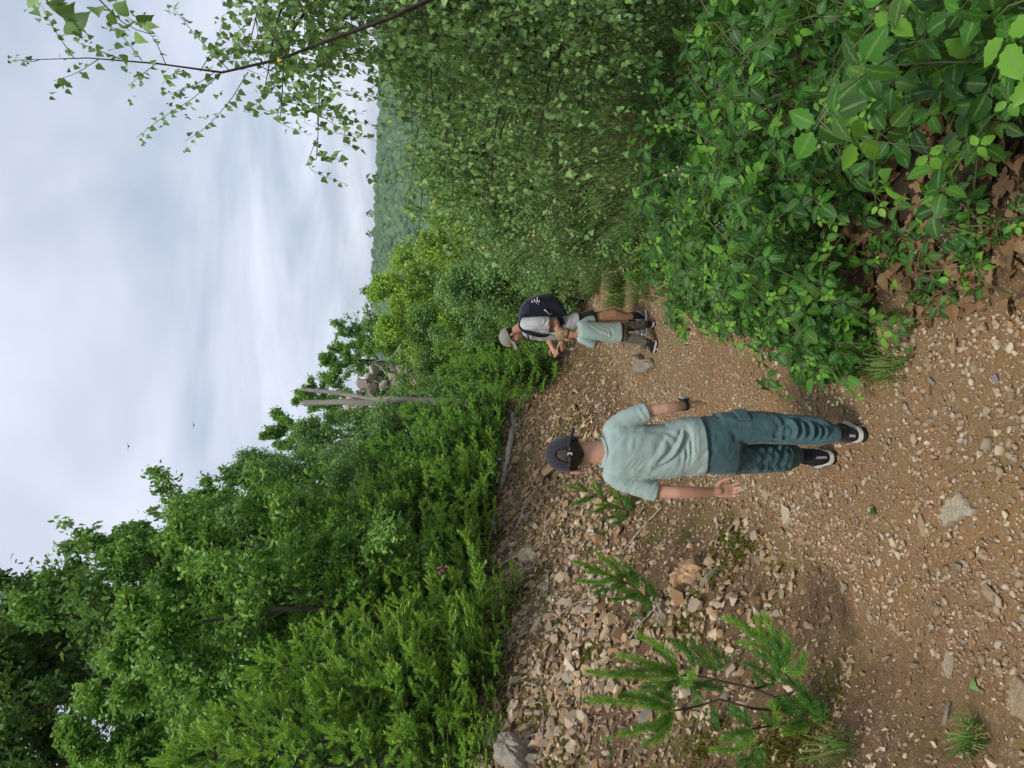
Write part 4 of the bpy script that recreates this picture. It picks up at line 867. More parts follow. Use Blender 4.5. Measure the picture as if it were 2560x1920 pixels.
pine('pine seedling nearest the camera with several fans of long green shoots on brown stems', (2050, 1770),
     [[(2050, 1770), Z(1560, 1220), Z(1450, 1190), Z(1300, 1130), Z(1080, 1080), Z(920, 1042), Z(800, 1040)], [(2050, 1770), Z(1400, 1270), Z(1250, 1255), Z(1070, 1200), Z(930, 1245), Z(765, 1275, -.05)],
      [Z(1450, 1190), Z(1570, 1140, -.04), Z(1490, 1010, -.06)], [Z(1300, 1130), Z(1400, 1100, .05), Z(1450, 1080, .05)], [(2050, 1770), Z(1690, 1290, -.05), Z(1700, 1350, -.08)], [(2050, 1770), Z(1500, 1360, -.02), Z(1330, 1390, -.05), Z(1280, 1400, -.08)]],
     [[Z(800, 1040), Z(500, 1045, -.03), Z(190, 1015, -.02), 1], [Z(800, 1040), Z(600, 960), Z(400, 905, .03), 1], [Z(800, 1040), Z(700, 870, .03), Z(520, 765, .06), 1], [Z(900, 1010), Z(860, 880, .03), Z(740, 795, .06), 0],
      [Z(800, 1040), Z(840, 1095, -.06), Z(890, 1020, -.08), 1], [Z(1060, 1010), Z(980, 900, .05), Z(870, 810, .08), 1], [Z(1070, 1010), Z(1060, 930, .05), Z(1020, 850, .08), 0], [Z(850, 1060), Z(650, 1100, .06), Z(560, 1120, .08), 0],
      [Z(765, 1275, -.05), Z(450, 1220, -.08), Z(165, 1195, -.08), 1], [Z(765, 1275, -.05), Z(600, 1380, -.1), Z(405, 1435, -.12), 1], [Z(765, 1275, -.05), Z(700, 1420, -.12), Z(560, 1500, -.15), 1], [Z(765, 1275, -.05), Z(600, 1190), Z(470, 1155, .03), 1], [Z(765, 1275, -.05), Z(720, 1160), Z(640, 1080, .04), 1],
      [Z(1490, 1010, -.06), Z(1350, 850), Z(1200, 820, .04), 1], [Z(1490, 1010, -.06), Z(1430, 860), Z(1300, 740, .05), 1], [Z(1490, 1010, -.06), Z(1430, 780, .02), Z(1370, 630, .06), 1], [Z(1330, 800, .04), Z(1200, 700, .06), Z(1110, 655, .08), 1], [Z(1350, 820, .04), Z(1340, 720, .06), Z(1315, 650, .08), 1],
      [Z(1500, 1010, -.06), Z(1530, 880, -.06), Z(1500, 760, -.03), 1], [Z(1490, 1015, -.06), Z(1590, 1020, -.1), Z(1640, 900, -.1), 1], [Z(1450, 1080, .05), Z(1340, 1000, .05), Z(1240, 960, .06), 0], [Z(1460, 1080, .03), Z(1420, 960, .05), Z(1330, 900, .06), 0],
      [Z(1700, 1350, -.08), Z(1600, 1400, -.1), Z(1490, 1420, -.12), 1], [Z(1700, 1350, -.08), Z(1690, 1240, -.08), Z(1640, 1150, -.06), 0], [Z(1700, 1350, -.08), Z(1760, 1300, -.08), Z(1740, 1210, -.06), 0], [Z(1700, 1300, -.06), Z(1600, 1220, -.05), Z(1500, 1200, -.05), 0],
      [Z(1430, 1400, -.05), Z(1450, 1320, -.05), Z(1410, 1230, -.05), 1], [Z(1280, 1400, -.08), Z(1180, 1440, -.08), Z(1090, 1480, -.08), 1], [Z(1330, 1440, -.1), Z(1200, 1530, -.1), Z(1020, 1540, -.1), 1], [Z(1280, 1400, -.08), Z(1220, 1330, -.05), Z(1150, 1300, -.03), 0], [Z(1350, 1500, -.1), Z(1280, 1580, -.1), Z(1200, 1620, -.12), 0],
      [Z(850, 1080, .08), Z(1000, 1120, .1), Z(1080, 1130, .1), 0], [Z(860, 1090, .08), Z(920, 1180, .1), Z(900, 1230, .1), 0], [Z(1560, 1330, -.03), Z(1520, 1260), Z(1450, 1240), 0], [Z(1650, 1200, -.06), Z(1560, 1100, -.05), Z(1500, 1070, -.05), 0]])
pine('middle pine seedling, soft and bushy, half way up the scree left of the older boy', (1640, 1520), [[(1640, 1520), (1580, 1465), (1500, 1430)]],
     [[(1520, 1440), (1480, 1420), (1436, 1402), 1], [(1540, 1450), (1490, 1455), (1440, 1452), 1], [(1560, 1455), (1530, 1415), (1495, 1385), 1], [(1580, 1465), (1560, 1425), (1530, 1395), 1], [(1590, 1470), (1590, 1440), (1570, 1415), 0], [(1570, 1460), (1540, 1470), (1490, 1480), 0], [(1600, 1480), (1565, 1495), (1530, 1500), 0],
      [(1620, 1500), (1620, 1470), (1605, 1445), 0], [(1630, 1510), (1610, 1530), (1580, 1540), 0], [(1630, 1510), (1600, 1500), (1560, 1480), 0], [(1635, 1515), (1640, 1490), (1625, 1460), 0], [(1640, 1520), (1635, 1545), (1610, 1555), 0], [(1550, 1450), (1520, 1435), (1470, 1430), 1], [(1600, 1475), (1580, 1450), (1545, 1430), 1], [(1610, 1490), (1580, 1480), (1545, 1470), 1]], 1.25, .042)
pine('small pine seedling right beside the older boy\'s shoulder', (1580, 1285), [[(1580, 1285), (1520, 1255), (1460, 1225)]],
     [[(1470, 1230), (1440, 1222), (1412, 1212), 1], [(1490, 1240), (1470, 1250), (1440, 1255), 1], [(1510, 1250), (1495, 1230), (1480, 1212), 1], [(1530, 1258), (1510, 1270), (1480, 1280), 1], [(1540, 1265), (1540, 1240), (1525, 1222), 1], [(1555, 1272), (1540, 1290), (1510, 1295), 0], [(1565, 1278), (1565, 1255), (1550, 1238), 0], [(1575, 1284), (1565, 1300), (1535, 1308), 0], [(1550, 1270), (1520, 1262), (1490, 1262), 1], [(1575, 1282), (1580, 1262), (1568, 1245), 0]], 1.3, .045)

# ------------------------------------------------------------------ grass tufts, small plants, moss
def grass_tuft(X, Y, n, h, spread, label, seed, lean=0.0):
    rr = np.random.default_rng(seed); q = G(X, Y); root = thing('grass_tuft', label, 'grass', q); g = Geo()
    for i in range(n):
        az = rr.uniform(0, 6.28); o = np.array([math.cos(az), math.sin(az), 0]); b = o * spread * rr.uniform(0, 1) ** .7 + [0, 0, -.01]; b[2] = gz(q[0] + b[0], q[1] + b[1]) - q[2] - .005
        L = h * rr.uniform(.5, 1.15); k = rr.uniform(.3, 1.1); pts = np.array([b, b + o * L * .15 * k + [0, 0, L * .5], b + o * L * .4 * k + [0, 0, L * .85], b + o * L * .75 * k + [0, 0, L * (1 - .3 * k)]]); sd = unit(np.cross(o, [0, 0, 1.0])) * (.0012 + .0004 * q[1])
        v = np.concatenate([pts - sd * np.array([[1], [1], [.8], [.1]]), pts + sd * np.array([[1], [1], [.8], [.1]])]); g.add(v, np.array([(0, 1, 5, 4), (1, 2, 6, 5), (2, 3, 7, 6)]))
    g.build('blades', M['grass'], root, kind='stuff'); return root
for i, a in enumerate([(2190, 905, 110, .13, .09, 'sprawling green grass tuft at the bramble edge beside the older boy\'s shoes'), (2250, 915, 90, .11, .08, 'thin grass tuft nearest the leaf litter right of the path'), (2455, 1845, 120, .08, .05, 'short green grass tuft near the camera at the left edge'),
                       (1560, 735, 260, .30, .22, 'tall grass right of the path behind the small boy'), (1500, 700, 260, .35, .25, 'pale tall grass where the path bends right'), (1470, 660, 260, .38, .3, 'tall grass at the far right end of the path'), (1440, 720, 240, .3, .2, 'grass left of the path end behind the man'),
                       (1620, 690, 260, .28, .25, 'grass under the broom right of the man'), (1560, 650, 260, .32, .3, 'grass deep under the broom beside the path'), (2130, 1870, 60, .16, .06, 'bright grassy sprig at the left edge below the near pine'), (1690, 700, 100, .25, .2, 'grass between the path and the broom')]):
    grass_tuft(*a, 40 + i)
def small_plant(X, Y, n, s, label, seed, mat='bramble_leaf', h=.05):
    rr = np.random.default_rng(seed); q = G(X, Y); root = thing('small_plant', label, 'plant', q); me = leaf_obj_mesh('leaf', [M[mat]], [(*leaf_outline([(0, .04), (.2, .3), (.5, .4), (.8, .25), (1, 0)], .25, .2), 0)])
    g = Geo()
    for i in range(n):
        az = i * 2.4 + rr.uniform(-.3, .3); o = np.array([math.cos(az), math.sin(az), 0]); p = o * s * rr.uniform(.1, .9) + [0, 0, h * rr.uniform(.5, 1.2)]
        g.add(*tube(np.array([[0, 0, -.01], p * [.5, .5, .8], p]), [.001, .001, .0008], 3)); obj_at('leaf', me, root, p, unit(o + [0, 0, rr.uniform(-.2, .5)]), unit(np.array([0, -.3, 1.0]) + rr.normal(0, .25, 3)), s * rr.uniform(.7, 1.2))
    g.build('stem', M['cane'], root)
for i, a in enumerate([(1805, 1800, 14, .04, 'round leaved grey green plant under the near pine'), (1735, 1455, 8, .03, 'small round leaved plant in front of the long orange slab'), (1795, 1455, 6, .03, 'small leafy plant right of the dark slab'), (1845, 1355, 5, .03, 'tiny plant by the moss patch left of the boy\'s hand'),
                       (2290, 895, 6, .03, 'tiny plant at the right path edge by the blue grey stone'), (1860, 1640, 5, .022, 'tiny clover-like plant right of the near pine'), (1545, 1870, 5, .05, 'dark strap leaved plant low on the left of the scree'), (1415, 1120, 6, .04, 'tiny green plant on the scree behind the older boy\'s cap'), (1480, 1375, 7, .035, 'little weed on the scree over the middle pine seedling')]):
    small_plant(*a, 60 + i)
for X, Y, s, lb, mt in [(2200, 1285, .045, 'fresh green lobed leaf lying on the path left of the older boy\'s shoe', 'bramble_leaf'), (2460, 1725, .045, 'pale green maple-like leaf lying near the left edge of the path', 'pale_leaf')]:
    q = G(X, Y); g = Geo(); place(g, OAK[0] * [1.5, 1, 1], OAK[1], np.array([[0, 0, .012]]), frames(np.array([[.3, .9, .1]]), np.array([[0, -.3, 1.0]])), s); o = g.build('fallen_leaf', M[mt]); o.location = q; tag(o, lb, 'leaf')
g = Geo(); r = np.random.default_rng(23)
cl = [G(X, Y) for X, Y in [(1400, 1560), (1420, 1600), (1440, 1660), (1470, 1640), (1350, 1760), (1330, 1780), (1380, 1740), (1400, 1720), (1420, 1720), (1300, 1480), (1250, 1560), (1270, 1600), (1340, 1440), (1835, 1375), (1860, 1380), (1815, 1340), (1390, 1320), (1400, 1330), (1340, 1270), (1370, 1160), (1380, 1180), (1440, 1100), (1450, 1060), (1420, 1070), (1480, 1250), (1290, 1700), (1290, 1760), (1400, 1900), (1700, 1560), (1730, 1600), (1760, 1870), (1900, 1880), (1960, 1860), (2010, 1850)]]
for q in cl:
    n = 1100; rad = .13 + .10 * r.random(); a = r.uniform(0, 6.28, n); rr = rad * np.sqrt(r.uniform(0, 1, n)) * (.7 + .5 * np.sin(a * 3 + r.uniform(0, 6))); x = q[0] + np.cos(a) * rr; y = q[1] + np.sin(a) * rr * 1.2
    place(g, SLIVER[0] * [4, 1, 1], SLIVER[1], np.stack([x, y, ground_z(x, y) - .002], -1), frames(unit(r.normal(0, .7, (n, 3)) + [0, 0, 1]), rvec(n, r)), r.uniform(.010, .028, n))
g.build('moss', M['moss'], kind='stuff')
for X, Y, lb in [(1098, 1425, 'pink foxglove flower among the spruces above the bleached stick'), (1003, 1592, 'pink foxglove flower in the shade of the left spruces')]:
    q = P(X, Y, 8.2 if X > 1050 else 7.6); zb = gz(q[0], q[1]); root = thing('foxglove', lb, 'flower', (q[0], q[1], zb)); H = q[2] - zb
    g = Geo(); g.add(*tube(np.array([[0, 0, -.02], [.01, 0, H * .5], [0, 0, H + .05]]), [.005, .004, .002], 5)); g.build('stem', M['cane'], root)
    for k in range(7):
        a = k * 2.4; g = Geo(); p = np.array([math.cos(a) * .02, math.sin(a) * .02, H - .06 + .016 * k]); e = p + [math.cos(a) * .03, math.sin(a) * .03, -.018]; g.add(*tube(np.array([p, (p + e) / 2, e]), [.004, .009, .012], 6)); g.build('bell', M['pink'], root)

# ------------------------------------------------------------------ dead wood
def stick(name, pts, r0, r1, mat, label, sides=[], lift=.02, cat='stick', sub=24):
    q = np.array([G(X, Y) + [0, 0, lift] for X, Y in pts]); o = q[0]; root = thing(name, label, cat, o); g = Geo(); sp = spline(q - o, sub); n = len(sp)
    rad = np.linspace(r0, r1, n) * (1 + .25 * (fbm(sp + 3, 9, 2, 4) - .5)); sp = sp + (np.stack([fbm(sp, 6, 2, 1), fbm(sp, 6, 2, 2), fbm(sp, 6, 2, 3)], -1) - .5) * r0 * 1.5
    g.add(*tube(sp, rad, 8)); g.build('stem', M[mat], root, True)
    for s in sides:
        p = np.array([(G(X, Y) + [0, 0, lift + dz]) - o for X, Y, dz in s]); g = Geo(); sp = spline(p, 8); g.add(*tube(sp, np.linspace(r1 * .9, r1 * .4, 8), 5)); g.build('branch', M[mat], root, True)
    return root
stick('fallen_log', [(1293, 1035), (1290, 1065), (1281, 1125), (1272, 1185), (1257, 1219), (1246, 1261), (1245, 1321), (1250, 1363)], .062, .022, 'driftwood', 'long grey fallen log lying along the top of the scree', [[(1272, 1150, .05), (1262, 1145, .10), (1268, 1215, .02)], [(1257, 1219, .03), (1262, 1222, .12), (1273, 1232, .05)]], .04, 'log', 40)
stick('dead_stick', [(1202, 1442), (1255, 1415), (1306, 1389)], .010, .016, 'stick', 'straight bleached stick ending at the yellowish slab', [], .04)
stick('dead_stick', [(1300, 1318), (1312, 1282), (1325, 1243)], .014, .008, 'stick', 'short bleached stick lying above the small seedling by the boy\'s shoulder', [], .03)
stick('dead_stick', [(1195, 1915), (1206, 1850), (1218, 1781), (1235, 1725)], .010, .005, 'stick', 'thin grey stick left of the large grey block', [[(1218, 1781, .02), (1205, 1765, .03), (1195, 1762, .04)]])
stick('dead_branch', [(1361, 1909), (1370, 1850), (1371, 1804), (1366, 1750), (1363, 1713)], .007, .004, 'stick', 'forked bleached branch lying on the mossy rubble at the left', [[(1363, 1713, .02), (1335, 1705, .03), (1303, 1691, .04)], [(1368, 1755, .02), (1348, 1758, .04), (1342, 1762, .05)], [(1371, 1830, .02), (1350, 1838, .04), (1330, 1850, .05)]], .03)
stick('dead_branch', [(1188, 1680), (1200, 1672), (1220, 1668), (1258, 1660)], .008, .003, 'stick', 'pale forked branch at the crest over the dark grey slab', [[(1200, 1672, .02), (1190, 1690, .03), (1178, 1696, .04)]], .04)
stick('dead_branch', [(1000, 1483), (1040, 1480), (1082, 1481), (1096, 1495)], .02, .012, 'driftwood', 'grey bare branch poking out of the spruces left of the pink flower', [], .25)
stick('dead_stick', [(1590, 1350), (1600, 1290), (1628, 1260)], .004, .002, 'dry_stem', 'thin dry twig on the scree left of the older boy', [], .02)
stick('dead_stick', [(1405, 1545), (1450, 1510), (1500, 1500)], .004, .003, 'stick', 'thin straw coloured twig beside the middle pine seedling', [], .05)

rq = random.Random(33)
for i in range(16):
    y = rq.uniform(4.2, 11.5); x = float(xl(y)) - rq.uniform(.3, 2.6); a = rq.uniform(0, 3.14); L = rq.uniform(.2, .55); q0 = np.array([x, y, gz(x, y)]); k = int(np.argmin([np.linalg.norm((q0 - m_)[:2]) for _, m_ in MARKS]))
    pts = np.array([[x + math.cos(a) * L * t + rq.uniform(-.03, .03), y + math.sin(a) * L * t, 0] for t in (-.5, -.1, .2, .5)]); pts[:, 2] = ground_z(pts[:, 0], pts[:, 1]) + .03; o_ = pts[0].copy()
    st = thing('dead_stick', '%s dry twig lying on the rubble %s %s' % (['thin', 'crooked', 'pale', 'grey'][i % 4], 'left of' if x < MARKS[k][1][0] else 'right of', MARKS[k][0]), 'stick', o_, 0, 'dry twigs on the scree'); sp = spline(pts - o_, 10)
    g = Geo(); g.add(*tube(sp, np.linspace(.008, .003, 10), 5)); g.build('stem', M['stick'], st, True)
    g = Geo(); e_ = sp[5] + np.array([rq.uniform(-.1, .1), rq.uniform(-.1, .1), .05]); g.add(*tube(np.array([sp[5], (sp[5] + e_) / 2 + [0, 0, .01], e_]), [.004, .003, .0015], 4)); g.build('branch', M['stick'], st, True)

# dead snag and rock outcrop on the skyline of the slope
D0 = 16.0
b0 = P(1075, 1003, D0); zb = gz(b0[0], b0[1]); sn = thing('dead_tree', 'bare bleached dead trunk with two splintered prongs standing on the slope', 'dead tree', (b0[0], b0[1], zb)); so_ = np.array(sn.location)
for k, (pts, r0, r1) in enumerate([([(1054, 1003, D0), (1000, 1000, D0), (935, 1007, D0), (860, 1005, D0), (760, 1008, D0)], .085, .06), ([(985, 998, D0), (920, 998, D0 + .05), (880, 988, D0 + .1), (820, 980, D0 + .1), (768, 974, D0 + .1)], .065, .035)]):
    p = np.array(([so_ + [0, 0, -.2]] if k == 0 else []) + [P(*q) for q in pts]) - so_; sp = spline(p, 30); g = Geo()
    rad = np.linspace(r0, r1, 30) * (1 + .35 * (fbm(sp + 5, 6.0, 3, 6 + k) - .5)); v, f = tube(sp, rad, 10); v = v + (fbm(v, 14, 3, 3)[:, None] - .5) * .03; g.add(v, f)
    for s in range(5):
        a = s * 1.3; e = sp[-1] + np.array([math.cos(a) * r1 * .6, math.sin(a) * r1 * .6, 0]); g.add(*tube(np.array([e - [0, 0, .08], e + [0, 0, r.uniform(.04, .2)]]), [r1 * .5, .004], 5))
    g.build('trunk' if k == 0 else 'prong', M['driftwood'], sn, True)
for (pts, lb) in [([(1003, 860, 19), (985, 888, 19), (930, 905, 19)], 'pale dead stem leaning at the right of the rock outcrop'), ([(965, 935, 20), (955, 920, 20), (935, 908, 20)], 'short forked dead twig above the rock outcrop')]:
    p = np.array([P(*q) for q in pts]); o = thing('dead_stick', lb, 'stick', p[0]); g = Geo(); g.add(*tube(spline(p - p[0], 8), np.linspace(.022, .009, 8), 6)); g.build('stem', M['stick'], o, True)
oc = P(1000, 965, 24); oz = gz(oc[0], oc[1]); out_ = thing('rock_outcrop', 'broken pinkish grey rock outcrop sticking out of the slope behind the dead trunk', 'rock', (oc[0], oc[1], oz)); oo = np.array(out_.location)
M['crag'] = stone_mat('crag', [(.42, .33, .27), (.50, .42, .35), (.36, .31, .27)])
for i, (X, Y, w_) in enumerate([(870, 1022, 40), (880, 1000, 50), (900, 985, 55), (905, 960, 50), (925, 945, 60), (945, 945, 60), (935, 925, 45), (955, 922, 40), (985, 918, 55), (1000, 920, 40), (1015, 925, 35), (960, 960, 70), (930, 980, 80), (980, 940, 70), (910, 1010, 60), (1000, 960, 80), (890, 1030, 40), (970, 1000, 80), (1040, 950, 90), (1020, 1040, 50), (990, 1035, 40), (960, 1050, 40), (1035, 1070, 45), (975, 1120, 40), (1000, 1150, 40), (945, 1080, 30)]):
    q = P(X, Y, 24.0 + (.3 * (i % 3)) + (1.2 if i > 10 else 0)) - oo; k = w_ * 24 / F * .6; g = Geo(); v, f = STONES[(i * 3) % len(STONES)]; g.add(np.sign(v) * np.abs(v) ** .8 * [k * 1.1, k, k * 1.3], f); o = g.build('rock', M['crag'], out_); o.location = q; o.rotation_euler = (rb.uniform(-.5, .5), rb.uniform(-.5, .5), rb.uniform(0, 6))
for X, Y, lb in [(485, 1063, 'small dark bird flying lower in the grey sky'), (322, 1116, 'small dark bird flying higher in the grey sky')]:
    q = P(X, Y, 70); o = thing('bird', lb, 'bird', q); g = Geo(); g.add(ICO1[0] * [.07, .2, .07], ICO1[1]); g.build('body', M['bark'], o)
    for s in (-1, 1):
        g = Geo(); g.add(np.array([(0, .08, .03), (0, -.08, .03), (s * .2, .04, .09), (s * .2, -.06, .09), (s * .42, -.06, .04)]), np.array([(0, 1, 3), (0, 3, 2), (2, 3, 4)])); g.build('wing', M['bark'], o)

# ------------------------------------------------------------------ the air
hz = bpy.data.materials.new('haze'); hz.use_nodes = True; ht = hz.node_tree; ht.nodes.remove(ht.nodes['Principled BSDF'])
pv = N(ht, 'ShaderNodeVolumePrincipled'); pv.inputs['Color'].default_value = (.80, .87, .95, 1); pv.inputs['Density'].default_value = .0002; pv.inputs['Anisotropy'].default_value = .0
ht.links.new(pv.outputs[0], ht.nodes['Material Output'].inputs['Volume'])
lo = np.array([float(gx[0]) - 2, float(gy[0]) - 2, float(GZ.min()) - 1]); hi = np.array([float(gx[-1]) + 2, float(gy[-1]) + 2, float(GZ.max()) + 25])
v = np.array([(x, y, z) for z in (lo[2], hi[2]) for y in (lo[1], hi[1]) for x in (lo[0], hi[0])]); g = Geo(); g.add(v, np.array([(0, 2, 3, 1), (4, 5, 7, 6), (0, 1, 5, 4), (2, 6, 7, 3), (0, 4, 6, 2), (1, 3, 7, 5)])); g.build('haze', hz, kind='stuff')
print('haze', lo, hi)

# ------------------------------------------------------------------ people
def skin_mat():
    mt, t, b, o = newmat('skin'); n = noise(t, 22, 4); n2 = noise(t, 4, 2)
    c = ramp(t, n, [(.3, (.46, .255, .165)), (.7, (.54, .31, .205))]); c = mixc(t, ramp(t, n2, [(.45, grey(0)), (.7, grey(.4))]), c, (.52, .21, .15))
    t.links.new(c, b.inputs['Base Color']); b.inputs['Roughness'].default_value = .55; b.inputs['Subsurface Weight'].default_value = .12; b.inputs['Subsurface Radius'].default_value = (.01, .004, .002)
    bump(t, b, noise(t, 180, 3), .12, .002); return mt
def cloth_mat(name, c1, c2, weave=420, rough=.9, b_=.25):
    mt, t, b, o = newmat(name); n = noise(t, 9, 5, .6); n3 = noise(t, weave, 2, .6); c = ramp(t, n, [(.3, c1), (.7, c2)])
    c = mixc(t, ramp(t, n3, [(.35, grey(.16)), (.65, grey(0))]), c, tuple(x * .55 for x in c1)); t.links.new(c, b.inputs['Base Color']); b.inputs['Roughness'].default_value = rough; b.inputs['Specular IOR Level'].default_value = .15
    b.inputs['Sheen Weight'].default_value = .15; bump(t, b, n3, b_, .0015); return mt
M['skin'] = skin_mat()
M['sage'] = cloth_mat('sage_cotton', (.31, .40, .365), (.345, .435, .395)); M['sage2'] = cloth_mat('pale_sage_cotton', (.31, .41, .365), (.34, .44, .395))
M['teal'] = cloth_mat('teal_fleece', (.045, .098, .104), (.062, .122, .13)); M['khaki'] = cloth_mat('khaki_cloth', (.085, .08, .058), (.11, .105, .08)); M['greyshirt'] = cloth_mat('grey_jersey', (.42, .43, .42), (.48, .49, .48))
M['blackcloth'] = cloth_mat('black_cloth', (.012, .012, .014), (.022, .022, .025)); M['navy'] = cloth_mat('navy_nylon', (.010, .011, .022), (.02, .022, .04), 200, .6); M['capcloth'] = cloth_mat('charcoal_cap_cloth', (.022, .020, .026), (.034, .031, .038), 300); M['olivecap'] = cloth_mat('olive_grey_cap_cloth', (.21, .205, .165), (.26, .255, .21), 300)
M['sock'] = cloth_mat('sock', (.015, .014, .025), (.025, .024, .04)); M['white'] = plain_mat('off_white_rubber', (.50, .49, .46), (.62, .61, .58), 30, .7, .3, .1); M['rubber'] = plain_mat('black_rubber', (.010, .010, .010), (.03, .026, .022), 30, .7, .3, .2); M['shoe_black'] = plain_mat('black_shoe_leather', (.010, .010, .011), (.02, .02, .022), 40, .5, .4, .2)
M['shoe_grey'] = plain_mat('blue_grey_mesh', (.10, .12, .15), (.16, .18, .21), 60, .8, .2, .3); M['orange'] = plain_mat('orange_patch', (.60, .25, .03), (.7, .32, .05), 30, .6, .2, 0); M['metal'] = plain_mat('steel', (.55, .55, .55), (.7, .7, .7), 30, .25, .6, 0); M['metal'].node_tree.nodes['Principled BSDF'].inputs['Metallic'].default_value = 1
M['hair_dark'] = plain_mat('dark_brown_hair', (.018, .011, .007), (.05, .032, .02), 60, .5, .35, .8, 160, scl=(1, 1, .12)); M['hair_blond'] = plain_mat('dark_blond_hair', (.20, .125, .06), (.36, .25, .135), 50, .5, .35, .9, 130, scl=(1, 1, .25)); M['eye'] = plain_mat('eye_white', (.7, .68, .65), (.75, .73, .7), 5, .2, .5, 0); M['screen'] = plain_mat('watch_glass', (.30, .36, .42), (.42, .48, .54), 30, .1, .6, 0); M['stripe'] = plain_mat('grey_webbing', (.22, .22, .23), (.3, .3, .31), 30, .8, .2, 0)

def sec_loft(geo, cen, hw, hd, side, front, n=24, power=2.3):
    cen = np.array(cen, float); k = len(cen); th = np.arange(n) * 2 * math.pi / n; c, s = np.cos(th), np.sin(th)
    cc = np.sign(c) * np.abs(c) ** (2 / power); ss = np.sign(s) * np.abs(s) ** (2 / power); side = unit(side); front = unit(front)
    hw = np.broadcast_to(np.asarray(hw, float), (k,)); hd = np.broadcast_to(np.asarray(hd, float), (k,))
    v = cen[:, None] + hw[:, None, None] * cc[None, :, None] * side + hd[:, None, None] * ss[None, :, None] * front
    v = np.concatenate([v.reshape(-1, 3), cen[:1], cen[-1:]]); i = np.arange(k - 1)[:, None] * n; j = np.arange(n)[None]; j2 = (j + 1) % n
    q = np.stack([i + j, i + j2, i + n + j2, i + n + j], -1).reshape(-1, 4); a = np.arange(n); b = (a + 1) % n
    geo.add(v, q); geo.f.append((np.stack([np.full(n, k * n), b, a], -1) + geo.n - len(v), 0)); geo.f.append((np.stack([np.full(n, k * n + 1), (k - 1) * n + a, (k - 1) * n + b], -1) + geo.n - len(v), 0))
def limb(geo, pts, rad, n=14, m=None):
    """round tapered limb through joints, closed with rounded ends"""
    pts = np.array(pts, float); k = m or (len(pts) * 4); sp = spline(pts, k); d = np.concatenate([[0], np.cumsum(np.linalg.norm(np.diff(pts, axis=0), axis=1))]); rr = np.interp(np.linspace(0, 1, k), d / d[-1], rad)
    t0 = unit(sp[0] - sp[1]); t1 = unit(sp[-1] - sp[-2]); pre = [(sp[0] + t0 * rr[0] * a, rr[0] * b) for a, b in ((.95, .2), (.8, .6), (.45, .89))]; post = [(sp[-1] + t1 * rr[-1] * a, rr[-1] * b) for a, b in ((.45, .89), (.8, .6), (.95, .2))]
    P2 = np.array([p for p, _ in pre] + list(sp) + [p for p, _ in post]); R2 = np.array([q for _, q in pre] + list(rr) + [q for _, q in post])
    v, q = tube(P2, R2, n); kk = len(P2); geo.add(v, q); base = geo.n - len(v); geo.f.append((np.arange(n)[::-1][None] + base, 0)); geo.f.append((np.arange(n)[None] + base + (kk - 1) * n, 0))
def ell(geo, c, rad, axes=np.eye(3)):
    v, f = ICO2; geo.add((v * np.array(rad)) @ np.array(axes).T + np.array(c), f)
def remesh(geo, voxel, smooth=6, fac=.5):
    me = geo.mesh('tmp', []); o = bpy.data.objects.new('tmp', me); COL.objects.link(o)
    a = o.modifiers.new('r', 'REMESH'); a.mode = 'VOXEL'; a.voxel_size = voxel
    if smooth: b = o.modifiers.new('s', 'SMOOTH'); b.factor = fac; b.iterations = smooth
    dg = bpy.context.evaluated_depsgraph_get(); dg.update(); ev = o.evaluated_get(dg); em = ev.to_mesh(); n = len(em.vertices); v = np.empty(n * 3); em.vertices.foreach_get('co', v); v = v.reshape(-1, 3)
    ok = all(len(p.vertices) == 4 for p in em.polygons); f = np.empty(len(em.loops), np.int32); em.loops.foreach_get('vertex_index', f); f = f.reshape(-1, 4); ev.to_mesh_clear(); bpy.data.objects.remove(o); bpy.data.meshes.remove(me)
    return v, f.astype(np.int64)
def vnormals(v, f):
    fn = np.cross(v[f[:, 2]] - v[f[:, 0]], v[f[:, 3]] - v[f[:, 1]]); n = np.zeros_like(v)
    for k in range(4): np.add.at(n, f[:, k], fn)
    return unit(n)
def fold(v, f, ridges, face=None):
    """cloth folds: a ridge with a valley at each side along every given line"""
    n = vnormals(v, f); disp = np.zeros(len(v))
    for pts, w_, h in ridges:
        sp = spline(np.array(pts), 28); dist = np.full(len(v), 9.0); tt = np.zeros(len(v))
        for k, q in enumerate(sp):
            dd = np.linalg.norm(v - q, axis=1); i = dd < dist; dist[i] = dd[i]; tt[i] = k / 27
        en = sstep(0, .2, tt) * (1 - sstep(.8, 1, tt)); disp += h * (.35 + .65 * en) * (np.exp(-(dist / w_) ** 2) - .55 * np.exp(-((dist - 1.9 * w_) / w_) ** 2))
    disp *= .35 + 1.0 * sstep(.3, .7, fbm(v, 8, 2, 91))
    if face is not None: disp *= sstep(-.2, .3, n @ unit(face))
    return v + n * disp[:, None]
def hem_cut(v, f, c, nrm, rad):
    """open the cloth at a hem: drop what lies beyond the plane near it, flatten the rim onto the plane"""
    c = np.array(c); nrm = unit(np.array(nrm)); d = (v - c) @ nrm; near = np.linalg.norm(v - c - d[:, None] * nrm, axis=1) < rad
    near &= np.abs(d) < rad * 1.3; out = near & (d > 0); kill = out[f].any(1); keep = f[~kill]; rim = np.zeros(len(v), bool); rim[np.unique(f[kill])] = True; rim &= ~out
    v = v.copy(); v[rim & near] -= d[rim & near][:, None] * nrm; return v, keep
def cloth_obj(name, v, f, mat, parent, org, thick=.004):
    used, inv = np.unique(f, return_inverse=True); g = Geo(); g.add(v[used] - org, inv.reshape(-1, 4)); o = g.build(name, mat, parent, True)
    s = o.modifiers.new('thickness', 'SOLIDIFY'); s.thickness = thick; s.offset = -1; return o
def head_frame(f, u):
    f = unit(np.array(f, float)); r_ = unit(np.cross(f, np.array(u, float))); return np.stack([r_, f, np.cross(r_, f)], 1)
